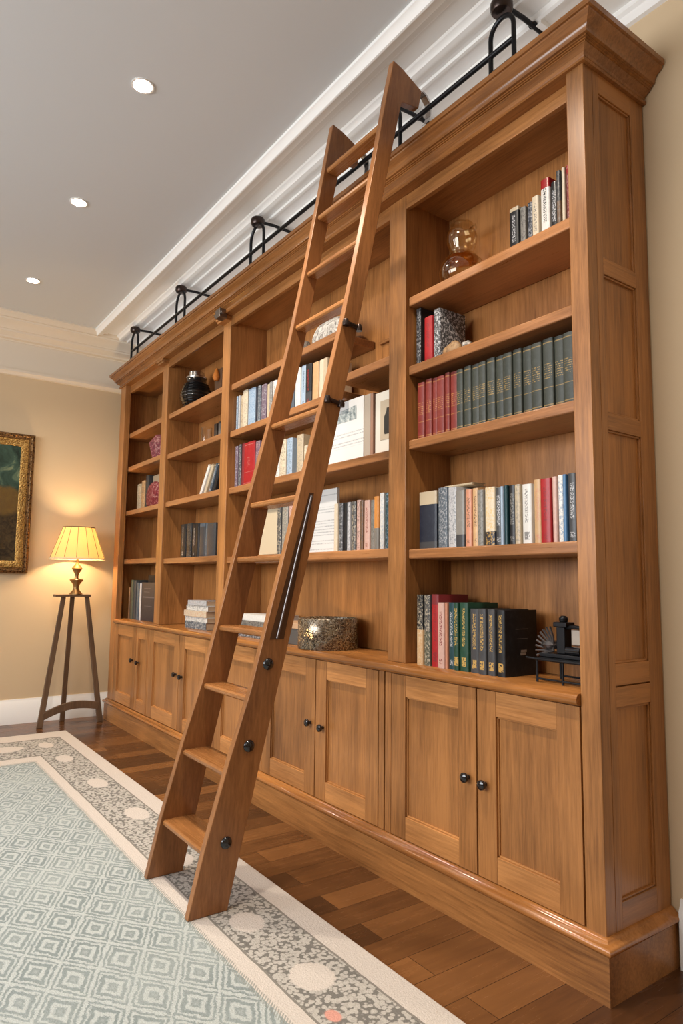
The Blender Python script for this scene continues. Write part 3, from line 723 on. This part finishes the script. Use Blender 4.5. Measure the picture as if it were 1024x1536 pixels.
shelf_row('red_lower_row', 'left of the ladder, lower row', 'lower books left of the ladder', Z3['3'], .09, .17, [
  (-2.684, -2.645, .272, 'purple grey book', 'purple', 'silver', 'speckle'),
  (-2.644, -2.606, .278, 'dark speckled book', 'charcoal', 'silver', 'speckle'),
  (-2.604, -2.564, .282, 'maroon book', 'maroon', 'pink', 'none'),
  (-2.562, -2.417, .272, 'very wide red book', 'red', 'pink', 'cloth'),
  (-2.415, -2.357, .262, 'mauve printed book', 'purple', 'pink', 'speckle')])
shelf_row('lower_mid_row', 'between ladder rails, lower row', 'lower books between the ladder rails', Z3['3'], .10, .16, [
  (-2.19, -2.134, .21, 'white printed book', 'white', 'grey', 'speckle'),
  (-2.132, -2.066, .224, 'cream printed book', 'cream', 'olive', 'speckle'),
  (-2.064, -2.003, .222, 'pale blue book with a slate cover', 'sky', 'slate', 'speckle'),
  (-1.941, -1.873, .219, 'beige printed book', 'beige', 'grey', 'speckle'),
  (-1.871, -1.830, .150, 'short cream book', 'cream', 'grey', 'speckle')])
shelf_row('tall_pair', 'beside the leaning cream board', 'patterned books between the ladder rails', Z3['4'], .09, .17, [
  (-2.125, -2.078, .275, 'black and white patterned book', 'charcoal', 'cream', 'speckle'),
  (-2.076, -2.012, .275, 'grey patterned book', 'grey', 'cream', 'speckle'),
  (-2.010, -1.946, .275, 'pale red patterned book', 'pink', 'maroon', 'speckle')])
shelf_row('candle_row', 'above the candle holder', 'books right of the ladder over the candle holder', Z3['4'], .09, .17, [
  (-1.553, -1.518, .241, 'cream book', 'cream', 'tan', 'none'),
  (-1.517, -1.481, .241, 'grey and black book', 'charcoal', 'silver', 'speckle'),
  (-1.480, -1.441, .241, 'black book', 'black', 'grey', 'none'),
  (-1.440, -1.413, .239, 'grey white patterned book', 'silver', 'charcoal', 'speckle'),
  (-1.412, -1.375, .240, 'black white patterned book', 'charcoal', 'cream', 'speckle'),
  (-1.374, -1.339, .244, 'pinkish patterned book', 'pink', 'charcoal', 'speckle'),
  (-1.338, -1.310, .238, 'dark brown book', 'brown', 'charcoal', 'speckle'),
  (-1.308, -1.264, .236, 'pink cream book with red print', 'pink', 'redcloth', 'title'),
  (-1.263, -1.229, .234, 'grey olive patterned book', 'grey', 'olive', 'speckle'),
  (-1.228, -1.191, .247, 'ochre book with a patterned foot', 'ochre', None, None, dict(bot=(.4, C['grey']))),
  (-1.190, -1.158, .260, 'tall white blue book', 'white', 'sky', 'speckle'),
  (-1.156, -1.120, .258, 'dark teal book', 'teal', 'sky', 'speckle'),
  (-1.118, -1.085, .17, 'short white book', 'white', 'grey', 'title')])
shelf_row('dark_row', 'in the dark second-bay row', 'dark books in the second bay', Z2['4'], .10, .17, [
  (-3.573, -3.476, .250, 'blue black book with a pale label', 'black', 'silver', 'stamp'),
  (-3.474, -3.379, .250, 'black speckled book', 'black', 'grey', 'speckle'),
  (-3.377, -3.295, .244, 'black book with fine print', 'black', 'silver', 'title'),
  (-3.294, -3.243, .240, 'slim black book', 'black', None, None),
  (-3.241, -3.149, .236, 'slate book', 'slate', None, None, dict(bot=(.9, C['charcoal']))),
  (-3.148, -3.108, .232, 'slim slate book', 'slate', 'grey', 'title'),
  (-3.106, -2.965, .228, 'wide slate green book', 'charcoal', 'slate', 'none')])
shelf_row('gold_row', 'beside the red domed box', 'books beside the red domed box', Z1['3'], .12, .15, [
  (-4.655, -4.560, .235, 'cream and gold patterned book', 'beige', 'olive', 'speckle'),
  (-4.556, -4.475, .255, 'tan and brown patterned book', 'tan', 'charcoal', 'speckle'),
  (-4.466, -4.390, .292, 'dark olive tall book', 'charcoal', 'olive', 'none', dict(d=.05))])
shelf_row('end_row', 'on the worktop by the floor lamp', 'books on the worktop by the floor lamp', WT, .10, .17, [
  (-4.700, -4.672, .27, 'slim brown folder', 'brown', None, None),
  (-4.660, -4.606, .335, 'tall olive grey binder', 'olive', 'beige', 'none'),
  (-4.598, -4.545, .33, 'tall charcoal binder', 'charcoal', None, None),
  (-4.50, -4.445, .312, 'blue binder', 'slate', 'sky', 'none'),
  (-4.435, -4.395, .31, 'pale grey binder', 'silver', 'grey', 'none')])
# leaning books in the second bay
for i, (x, look, base, h, ln) in enumerate([(-3.24, 'white leaning book, outermost of the leaning books', 'white', .235, 36), (-3.165, 'cream leaning book, second of the leaning books', 'beige', .225, 34),
                              (-3.085, 'slate blue leaning book, third of the leaning books', 'slate', .215, 31), (-3.018, 'black leaning book nearest the ladder side post', 'black', .205, 28)]):
    t = .034; a = R(ln)
    o = book(look+', second bay', -t/2, t/2, 0, h, .10, .16, spine('leaning_cover', C[base], h, C['silver'] if i == 2 else None, 'title' if i == 2 else 'none'), 'leaning books in the second bay')
    o.rotation_euler = (0, a, 0)
    o.location = (x, .10, Z2['3']+.0006+t/2*math.sin(a))

# big volume facing forward at the lamp end and box behind it
def slab(name, label, cat, box, mat, parts=(), group=None, bevel=.002, tilt=0, loc=None):
    x0, x1, y0, y1, z0, z1 = box
    o = make(name, MB().box(*box), mat, loc=((x0+x1)/2, (y0+y1)/2, z0), bevel=bevel)
    if tilt: o.rotation_euler = (tilt, 0, 0)
    tag(o, label, cat, group)
    return o
NAVYL = spine('navy_leather', C['navy'], .3, C['slate'], 'none', rough=.35)
o = slab('book', 'large navy book standing face out on the worktop by the floor lamp', 'book', (-4.385, -4.05, .105, .145, WT+.0005, WT+.315), NAVYL)
pm = MB()
for z, a, b in ((.265, -4.32, -4.17), (.235, -4.32, -4.19), (.195, -4.345, -4.08), (.19, -4.345, -4.08), (.12, -4.30, -4.13)): pm.box(a, b, .1042, .1049, WT+z, WT+z+.004)
make('cover_lettering', pm, plain('faint_silver', (.10, .11, .14), .4), o)['label'] = 'faint pale lettering'
slab('storage_box', 'black box standing behind the large navy book', 'box', (-4.388, -4.0, .16, .295, WT+.0005, WT+.375), plain('black_card', (.012, .012, .014), .6))
# cream board behind the domed red box
slab('display_board', 'cream board standing behind the red domed box', 'board', (-4.385, -4.00, .165, .185, Z1['3']+.0005, Z1['3']+.285), plain('cream_card', C['beige'], .7))
def red_pattern(name):
    t = NT(name); v = t.obj(); n = t.noise(v, 55, 3, .7, 1.5); d = t.vor(v, 38)
    f = t.math('ADD', t.math('MULTIPLY', n, .8), t.math('MULTIPLY', d, .3))
    return t.done(t.bsdf(t.ramp(f, [(.44, (.10, .005, .010)), (.60, (.20, .012, .018)), (.66, (.40, .24, .21)), (.72, (.14, .008, .014))]), .55))
REDP = red_pattern('red_printed_card')
db = MB(); db.lathe([(.0, 0), (.150, 0), (.168, .05), (.165, .11), (.13, .165), (.07, .198), (0, .21)], n=6)
db.v = [(p[0]*.95-4.17, p[1]*.30+.108, p[2]+Z1['3']+.0006) for p in db.v]
o = make('domed_box', db, REDP, loc=(-4.17, .108, Z1['3']), bevel=.012, seg=3); tag(o, 'red and cream patterned domed box in the leftmost bay', 'box')
rb = MB(); s_ = .088
rb.hexa([(-s_*.75, -s_*.75, 0), (s_*.75, -s_*.75, 0), (s_*.75, s_*.75, 0), (-s_*.75, s_*.75, 0), (-s_, -s_, .13), (s_, -s_, .13), (s_, s_, .13), (-s_, s_, .13)])
rb.hexa([(-s_, -s_, .1302), (s_, -s_, .1302), (s_, s_, .1302), (-s_, s_, .1302), (-s_*.55, -s_*.55, .205), (s_*.55, -s_*.55, .205), (s_*.55, s_*.55, .205), (-s_*.55, s_*.55, .205)])
ca, sa = math.cos(R(40)), math.sin(R(40))
rb.v = [(p[0]*ca-p[1]*sa-4.16, p[0]*sa+p[1]*ca+.165, p[2]+Z1['2']+.0006) for p in rb.v]
o = make('faceted_box', rb, REDP, loc=(-4.16, .165, Z1['2']), bevel=.004); tag(o, 'red and cream patterned faceted box on the shelf above the domed one', 'box')

# dark ribbed pot with a jar in it, and leaning frame, second bay top shelf
zt = Z2['1']+.0006; px, py = -3.52, .165
DG = plain('smoked_black_glass', (.012, .011, .011), .12, .2, coat=.5)
prof = [(0, 0), (.085, 0)]
for i in range(9):
    z = .012+.021*i; r = .080+.034*math.sin(math.pi*(i+.9)/9.5)
    prof += [(r, z), (r+.008, z+.007), (r, z+.014)]
prof += [(.075, .21), (.075, .235), (.066, .235), (.066, .205), (0, .2)]
pot = thing('ribbed_pot', 'dark ribbed glass pot with a silver lid on the second bay top shelf', 'pot', (px, py, zt))
make('body', MB().lathe(prof, c=(px, py, zt), n=36), DG, pot, sharp=80)
make('lid', MB().lathe([(.078, .2355), (.080, .245), (.074, .25), (.062, .252), (.058, .285), (.05, .29), (0, .29)], c=(px, py, zt), n=32), STEEL, pot, sharp=40)
fr_ = thing('picture_frame', 'small brown frame with an orange ornament leaning behind the ribbed pot', 'picture frame', (-3.25, .22, zt))
make('frame', MB().box(-3.30, -3.185, .215, .235, zt, zt+.255), plain('brown_frame', (.10, .05, .025), .5), fr_, .003)
make('ornament', MB().lathe([(0, 0), (.018, .004), (.03, .03), (.02, .06), (.01, .09), (0, .10)], c=(-3.235, .198, zt+.16), n=16), plain('orange_glaze', (.52, .17, .03), .35), fr_)
# second shelf of the second bay
zt = Z2['2']+.0006
GLASSY = NT('clear_glass'); GLASSY = GLASSY.done(GLASSY.bsdf((.95, .95, .93), .03, trans=1, ior=1.45))
tum = MB().lathe([(.0, 0), (.036, 0), (.041, .15), (.038, .15), (.033, .008), (0, .008)], c=(-3.36, .19, zt), n=24)
tag(make('tumbler', tum, GLASSY, loc=(-3.36, .19, zt), sharp=50), 'clear glass tumbler beside the small grey picture', 'glass')
pf = thing('photo_frame', 'small grey framed photo lying upright in the second bay', 'photo frame', (-3.17, .25, zt))
make('frame', MB().box(-3.31, -3.262, .225, .262, zt, zt+.175).box(-3.2615, -3.05, .235, .262, zt, zt+.185), plain('dark_frame_wood', (.06, .042, .03), .5), pf, .003)
make('photo', MB().box(-3.245, -3.07, .232, .2345, zt+.02, zt+.165), plain('grey_print', (.16, .14, .12), .45), pf)

# magazines in a stack, second bay worktop
zt = WT+.0006
MAGS = [('blue and white speckled', 'slate', 'white', .048, -3.415, -3.055), ('white', 'white', 'slate', .034, -3.43, -3.05), ('cream and pink', 'cream', 'salmon', .042, -3.44, -3.056), ('white and black', 'white', 'charcoal', .036, -3.41, -3.045), ('pale grey', 'silver', 'grey', .034, -3.375, -3.06)]
POSN = ['at the bottom', 'second from the bottom', 'in the middle', 'second from the top', 'at the top']
for i, (look, base, tx, th, x0, x1) in enumerate(MAGS):
    t = NT('magazine_edge'); v = t.obj(); x, y, z = t.sep(v)
    n_ = t.noise(t.vmul(v, (1, .4, 1.6)), 60, 4, .8)
    side = t.math('MULTIPLY', t.math('MULTIPLY', t.lt(y, -.09), t.smooth(n_, .5, .56)), .55)
    m_ = t.done(t.bsdf(t.mix(side, C[base], C[tx]), .5))
    y0 = .095+.006*(i % 2)
    o = make('magazine', MB().box(x0, x1, y0, y0+.2, zt, zt+.0022).box(x0, x1, y0, y0+.2, zt+th-.0022, zt+th).box(x0, x1, y0, y0+.003, zt+.0022, zt+th-.0022), m_, loc=((x0+x1)/2, y0+.1, zt), bevel=.0008)
    make('page_block', MB().box(x0+.002, x1-.002, y0+.0032, y0+.198, zt+.0024, zt+th-.0024), plain('tan_pages', (.42, .30, .19), .8), o)
    tag(o, f'{look} magazine {POSN[i]} of the stack in the second bay', 'magazine', 'magazines in the stack')
    zt += th+.0005
# flat books behind the ladder
zt = WT+.0006
for i, (look, base, tx, th, x0, x1, y0) in enumerate([('dark grey photo book at the bottom behind the ladder', 'charcoal', 'silver', .052, -2.585, -2.16, .085), ('grey photo book in the middle behind the ladder', 'grey', 'black', .045, -2.59, -2.17, .09), ('white topped flat book uppermost behind the ladder', 'white', 'grey', .038, -2.56, -2.18, .10)]):
    m_ = spine('flat_book_cover', C[base], .05, C[tx], 'all' if i < 2 else 'none')
    o = make('book', MB().box(x0, x1, y0, y0+.19, zt, zt+.003).box(x0, x1, y0, y0+.19, zt+th-.003, zt+th).box(x0, x1, y0, y0+.003, zt+.003, zt+th-.003), m_, loc=((x0+x1)/2, y0, zt), bevel=.0008)
    make('page_block', MB().box(x0+.003, x1-.003, y0+.0032, y0+.187, zt+.0032, zt+th-.0032), PAGEW, o)
    tag(o, look+' on the worktop', 'book', 'flat books behind the ladder'); zt += th+.0005
bx = thing('storage_tray', 'flat slate box with a tan lid beside the candle holder', 'box', (-1.98, .16, WT))
make('body', MB().box(-2.11, -1.845, .075, .285, WT+.0006, WT+.085), plain('slate_card', (.075, .068, .062), .6), bx, .003)
make('lid', MB().box(-2.115, -1.84, .07, .29, WT+.0855, WT+.115), plain('tan_card', (.45, .28, .16), .6), bx, .003)

# glass candle holder
def mosaic():
    t = NT('mercury_mosaic_glass'); v = t.obj(); d = t.vor(v, 210, out='Color')
    b = t.n('ShaderNodeRGBToBW'); t.put(b.inputs[0], d)
    c = t.ramp(b.outputs[0], [(.2, (.06, .042, .026)), (.55, (.28, .22, .15)), (.8, (.80, .74, .64))])
    g = t.bsdf(c, .22, .75, normal=t.bump(b.outputs[0], .6, .004))
    tr = t.n('ShaderNodeBsdfTranslucent'); t.put(tr.inputs[0], (.35, .27, .17))
    tp = t.n('ShaderNodeBsdfTransparent'); t.put(tp.inputs[0], (.80, .70, .55))
    m1 = t.n('ShaderNodeMixShader'); m1.inputs[0].default_value = .45
    t.t.links.new(tr.outputs[0], m1.inputs[1]); t.t.links.new(tp.outputs[0], m1.inputs[2])
    m2 = t.n('ShaderNodeMixShader'); t.put(m2.inputs[0], t.math('MULTIPLY', t.gt(b.outputs[0], .55), .62))
    t.t.links.new(g, m2.inputs[1]); t.t.links.new(m1.outputs[0], m2.inputs[2])
    return t.done(m2.outputs[0])
vx, vy, vz = -1.655, .135, WT+.0006
vo = thing('candle_holder', 'round mosaic glass candle holder glowing on the worktop', 'candle holder', (vx, vy, vz))
make('glass', MB().lathe([(.0, 0), (.150, 0), (.153, .004), (.153, .150), (.150, .153), (.147, .150), (.147, .006), (0, .006)], c=(vx, vy, vz), n=48), mosaic(), vo, sharp=50)
cnx, cny = vx-.045, vy-.085
cn = make('candle', MB().lathe([(0, .0065), (.030, .0065), (.030, .040), (.02, .038), (0, .038)], c=(cnx, cny, vz), n=24), plain('wax', (.8, .7, .55), .5), vo)
FL = NT('candle_flame'); FL = FL.done(FL.bsdf((1, .9, .7), .5, emit=(1, .74, .42), estr=45))
make('flame', MB().lathe([(0, .040), (.016, .046), (.025, .060), (.019, .080), (.008, .098), (0, .108)], c=(cnx, cny, vz), n=16), FL, cn)

# shells on the upper shelf behind the ladder
def shell_mat():
    t = NT('marbled_shell'); v = t.obj(); n = t.noise(v, 22, 5, .75, 2.5)
    return t.done(t.bsdf(t.ramp(n, [(.38, (.05, .045, .04)), (.47, (.38, .35, .31)), (.6, (.66, .63, .57))]), .5, normal=t.bump(n, .6, .006)))
SHM = shell_mat(); zs = Z3['1']+.0006
def rock(name, label, c, dims, seed, lay=1.0):
    rnd = random.Random(seed); bm = bmesh.new(); bmesh.ops.create_icosphere(bm, subdivisions=3, radius=1)
    ph = [(rnd.uniform(1.5, 3.2), rnd.uniform(0, 6), rnd.uniform(1.5, 3.2), rnd.uniform(0, 6)) for _ in range(4)]
    m = MB(); vs = []
    for v in bm.verts:
        k = 1+sum(.09*math.sin(a*v.co.x*1.3+b)*math.cos(cc*v.co.y*1.3+dd+v.co.z*2) for a, b, cc, dd in ph)
        z = max(v.co.z*k, -.6)
        vs.append((c[0]+v.co.x*k*dims[0]/2, c[1]+v.co.y*k*dims[1]/2, c[2]+(z+.6)*dims[2]/1.6))
    m.add(vs, [tuple(v.index for v in f.verts) for f in bm.faces]); bm.free()
    return m
tag(make('shell', rock('', '', (-1.70, .175, zs), (.34, .15, .15), 3), SHM, loc=(-1.70, .175, zs), sharp=70), 'large white veined shell on the shelf behind the ladder', 'shell')
kb_ = MB().box(-2.0, -1.905, .085, .165, zs, zs+.085)
tag(make('stone_block', kb_, SHM, loc=(-1.952, .125, zs), bevel=.012, seg=3), 'small white veined stone block beside the large shell', 'stone')
# tan stone and pale pebble above the red and green set
zs = Z4['2']+.0006
def tan_mat():
    t = NT('tan_stone'); v = t.obj(); n = t.noise(v, 30, 4, .7)
    return t.done(t.bsdf(t.ramp(n, [(.35, (.17, .09, .04)), (.65, (.42, .26, .12))]), .55))
tag(make('stone', rock('', '', (-.71, .10, zs), (.098, .055, .052), 11), tan_mat(), loc=(-.71, .10, zs), sharp=70), 'small tan stone in front of the black and white book', 'stone')
tag(make('pebble', rock('', '', (-.632, .10, zs), (.040, .045, .034), 5), SHM, loc=(-.632, .10, zs), sharp=70), 'grey white pebble right of the tan stone', 'stone')

# white document, brown folder and bottle print on the open shelf right of the ladder
def page_mat(seed, z0, z1):
    t = NT('printed_page'); v = t.obj(); x, y, z = t.sep(v)
    row = t.gt(t.math('SINE', t.math('MULTIPLY', z, 420)), .35)
    gap = t.gt(t.noise(t.comb(seed, 0, z), 22, 1), .50)
    l = t.gt(t.noise(t.vmul(v, (1, 0, .6)), 160, 3, .8), .48)
    f = t.math('MULTIPLY', t.math('MULTIPLY', row, gap), t.math('MULTIPLY', l, t.math('MULTIPLY', t.band(z, z0, z1), t.lt(y, -.009))))
    return t.done(t.bsdf(t.mix(t.math('MULTIPLY', f, .6), (.56, .56, .55), (.14, .155, .17)), .6))
zs = Z3['3']+.0006
dc = thing('document_folder', 'big white printed document standing upright right of the ladder', 'document', (-1.50, .14, zs))
make('cover', MB().box(-1.665, -1.343, .115, .135, zs, zs+.322), page_mat(3.1, -2, .16), dc, .001)
make('spine_side', MB().box(-1.342, -1.292, .118, .22, zs, zs+.320), plain('grey_board', (.30, .25, .20), .7), dc, .002)
def pic_mat():
    t = NT('grey_landscape_print'); v = t.obj(); x, y, z = t.sep(v); n = t.noise(v, 35, 4, .7)
    f = t.math('ADD', t.math('MULTIPLY', z, 5), t.math('MULTIPLY', n, 1.0))
    return t.done(t.bsdf(t.ramp(n, [(.38, (.10, .13, .14)), (.5, (.30, .34, .34)), (.65, (.55, .56, .54))]), .5))
make('printed_picture', MB().hexa([(-1.57, .1140, zs+.215), (-1.40, .1140, zs+.215), (-1.40, .1148, zs+.215), (-1.57, .1148, zs+.215), (-1.57, .1140, zs+.275), (-1.40, .1140, zs+.285), (-1.40, .1148, zs+.285), (-1.57, .1148, zs+.275)]), pic_mat(), dc)
slab('book', 'thin brown folder between the white document and the bottle print', 'book', (-1.288, -1.268, .115, .25, zs, zs+.319), plain('brown_folder', (.24, .13, .085), .6))
pb = thing('mounted_print', 'white mounted print of a dark bottle at the right of the open shelf', 'picture', (-1.16, .15, zs))
make('mount', MB().box(-1.262, -1.063, .125, .145, zs, zs+.31), plain('ivory_mount', (.53, .50, .44), .6), pb, .0015)
ph = make('print', MB().box(-1.222, -1.09, .1235, .1248, zs+.075, zs+.265), plain('sepia_print', (.36, .30, .22), .5), pb)
bo = [(-.030, .02), (.030, .02), (.034, .03), (.034, .105), (.018, .128), (.016, .145), (-.016, .145), (-.018, .128), (-.034, .105), (-.034, .03)]
make('bottle_image', MB().prism([(u-1.158, w+zs+.08) for u, w in bo], 'y', .1226, .1234), plain('near_black_print', (.018, .016, .014), .4), ph)

# fourth shelf, bay three: leaning cream board, white paper
zs = Z3['4']+.0006
slab('display_board', 'tall cream board leaning behind the ladder beside patterned books', 'board', (-2.355, -2.13, .105, .122, zs+.003, zs+.285), plain('cream_board', C['beige'], .7), tilt=R(-9))
slab('document', 'white printed sheet standing behind the ladder beside the cream book', 'document', (-1.86, -1.595, .14, .158, zs, zs+.335), page_mat(7.7, -1, .31))
slab('book', 'thin tan book standing beside the white printed sheet', 'book', (-1.590, -1.558, .12, .27, zs, zs+.24), plain('tan_cloth', (.42, .28, .17), .7))

# glass carafe
cx, cy, cz = -.725, .17, Z4['1']+.0006
CG = NT('thin_glass')
def thin_glass(name, tint):
    t = NT(name); fr = t.n('ShaderNodeLayerWeight'); fr.inputs[0].default_value = .35
    tp = t.n('ShaderNodeBsdfTransparent'); t.put(tp.inputs[0], tint)
    gl = t.n('ShaderNodeBsdfGlossy'); t.put(gl.inputs[0], (1, .95, .85)); gl.inputs['Roughness'].default_value = .04
    mx = t.n('ShaderNodeMixShader'); t.put(mx.inputs[0], t.math('ADD', .045, t.math('MULTIPLY', t.math('POWER', fr.outputs['Facing'], 2.2), .85)))
    t.t.links.new(tp.outputs[0], mx.inputs[1]); t.t.links.new(gl.outputs[0], mx.inputs[2]); return t.done(mx.outputs[0])
cf = thing('glass_carafe', 'round glass carafe with a narrow waist and amber liquid on the top right shelf', 'carafe', (cx, cy, cz))
gp = [(0, 0), (.07, 0), (.092, .03), (.098, .065), (.088, .105), (.062, .135), (.046, .15), (.052, .165), (.064, .195), (.066, .225), (.058, .250), (.044, .268), (.046, .278)]
make('body', MB().lathe(gp+[(r-.003 if r > .003 else 0, z+.002) for r, z in gp[::-1]], c=(cx, cy, cz), n=40), thin_glass('carafe_glass', (.93, .88, .78)), cf, sharp=80)
AM = thin_glass('amber_liquid', (.86, .56, .20))
make('liquid', MB().lathe([(0, .148), (.041, .148), (.050, .138), (.070, .122), (.066, .120), (0, .120)], c=(cx, cy, cz), n=32), AM, cf, sharp=80)
make('rim', MB().tube([(cx+.047*math.cos(a*.2094), cy+.047*math.sin(a*.2094), cz+.279) for a in range(30)], .003, 6, closed=True), thin_glass('rim_glass', (.9, .87, .8)), cf)
hd = [(cx+.062, cy-.01, cz+.238), (cx+.088, cy-.012, cz+.240), (cx+.094, cy-.012, cz+.225), (cx+.088, cy-.012, cz+.212)]
make('handle', MB().tube(hd, .0045, 8), thin_glass('handle_glass', (.9, .87, .8)), cf)

# little model machine on a wire stand
zs = WT+.0006
ws = thing('wire_stand', 'black wire stand carrying a small model machine on the worktop', 'stand', (-.20, .16, zs))
top = MB().tube([(-.31, .09, zs+.078), (-.085, .09, zs+.078)], .005, 8).tube([(-.31, .225, zs+.078), (-.085, .225, zs+.078)], .005, 8)
for x in (-.31, -.085): top.tube([(x, .09, zs+.078), (x, .225, zs+.078)], .005, 8)
top.box(-.308, -.087, .092, .223, zs+.079, zs+.084)
top.tube([(-.345, .085, zs+.081), (-.31, .088, zs+.079)], .004, 8)
make('top_frame', top, IRON, ws)
for x in (-.305, -.20, -.09):
    for y in (.092, .222):
        make('leg', MB().tube([(x, y, zs+.0005), (x, y, zs+.073)], .0042, 8), IRON, ws)
make('lower_rail', MB().tube([(-.305, .092, zs+.012), (-.09, .092, zs+.012)], .0035, 8).tube([(-.305, .222, zs+.012), (-.09, .222, zs+.012)], .0035, 8), IRON, ws)
mz = zs+.0845
mm = thing('model_machine', 'small black and silver model machine sitting on the wire stand', 'model', (-.25, .15, mz))
make('base', MB().box(-.315, -.12, .115, .200, mz, mz+.014), IRON, mm, .003)
make('post', MB().box(-.252, -.218, .130, .170, mz+.0142, mz+.105).box(-.262, -.208, .125, .175, mz+.1052, mz+.122).lathe([(.014, .122), (.016, .136), (.008, .144), (0, .144)], c=(-.235, .15, mz), n=16), IRON, mm, .003)
make('arm', MB().tube([(-.235, .15, mz+.10), (-.19, .14, mz+.108), (-.15, .14, mz+.105), (-.125, .14, mz+.09), (-.122, .14, mz+.04), (-.13, .14, mz+.0142)], .007, 10), IRON, mm)
make('screen', MB().box(-.205, -.150, .148, .156, mz+.045, mz+.098), plain('silver_plate', (.42, .36, .30), .35, .6), mm, .003)
fan = MB()
for i in range(9):
    a = R(95+13*i); fan.tube([(-.262, .128, mz+.022), (-.262+.045*math.cos(a*.9), .122, mz+.026+.045*math.sin(a)), (-.262+.068*math.cos(a), .118, mz+.028+.078*math.sin(a))], .0042, 6)
fan.lathe([(0, -.016), (.034, -.012), (.040, 0), (.034, .012), (0, .016)], c=(-.285, .15, mz+.042), n=20)
make('wheel', fan, plain('grey_steel', (.12, .11, .11), .25, .85), mm)
rb2 = MB().tube([(-.205, .125, mz+.028), (-.15, .125, mz+.028)], .014, 14)
for x in (-.20, -.155): rb2.lathe([(0, -.006), (.02, -.006), (.02, .006), (0, .006)], c=(x, .15, mz+.0205), n=14)
make('roller', rb2, BLACK, mm)

# ------------------------------------------------------------------ lights
def light(name, typ, loc, energy, color, rot=(0, 0, 0), **kw):
    l = bpy.data.lights.new(name, typ); l.energy = energy; l.color = color
    for k, v in kw.items(): setattr(l, k, v)
    o = bpy.data.objects.new(name, l); COL.objects.link(o); o.location = loc; o.rotation_euler = rot; return o
WARM = (1, .88, .73)
for x, y in ((-1.60, -.955), (-2.76, -.935), (-4.06, -.93), (-.44, -.95), (.75, -.95)):
    light('downlight_beam', 'SPOT', (x, y, CZ-.03), {-4.06: 70, .75: 48}.get(x, 150), WARM, rot=(R(14), 0, 0), spot_size=R(112), spot_blend=1, shadow_soft_size=.05)
for x in (-3.4, -1.0, 1.4):
    light('downlight_beam', 'SPOT', (x, -3.0, CZ-.03), 35, WARM, spot_size=R(130), spot_blend=.9, shadow_soft_size=.06)
light('lamp_glow', 'POINT', (LX0, LY0, 1.50), 62, (1, .69, .37), shadow_soft_size=.04)
light('candle_glow', 'POINT', (cnx, cny, vz+.066), .04, (1, .65, .32), shadow_soft_size=.03)
light('window_daylight', 'AREA', ((wx0+wx1)/2, FW-.015, (wz0+wz1)/2), 215, (.96, .98, 1), rot=(R(90), 0, 0), shape='RECTANGLE', size=wx1-wx0-.1, size_y=wz1-wz0-.1)
light('unseen_uplight', 'AREA', (-2.4, .15, 3.09), 2.6, (.93, .97, 1), rot=(R(180), 0, 0), shape='RECTANGLE', size=4.7, size_y=.2)  # unseen uplight added above the case to brighten the white cornice
w = bpy.data.worlds.new('sky'); scn.world = w; w.use_nodes = True
w.node_tree.nodes['Background'].inputs[0].default_value = (.75, .85, 1, 1); w.node_tree.nodes['Background'].inputs[1].default_value = 1.2

# ------------------------------------------------------------------ camera
cam = bpy.data.cameras.new('camera'); co = bpy.data.objects.new('camera', cam); COL.objects.link(co); scn.camera = co
r_ = Vector((.58095, .81386, .01158)); u_ = Vector((.07744, -.06943, .99458)); f_ = Vector((-.81025, .5769, .10336))
co.matrix_world = Matrix(((r_.x, u_.x, -f_.x, 1.24656), (r_.y, u_.y, -f_.y, -1.85378), (r_.z, u_.z, -f_.z, 1.2), (0, 0, 0, 1)))
cam.sensor_fit = 'VERTICAL'; cam.sensor_height = 36; cam.lens = 36*1015.16/1536; cam.clip_start = .02
scn.view_settings.view_transform = 'Standard'; scn.view_settings.look = 'None'; scn.view_settings.gamma = 1
scn.view_settings.exposure = 0; scn.view_settings.use_curve_mapping = False
scn.cycles.use_denoising = True
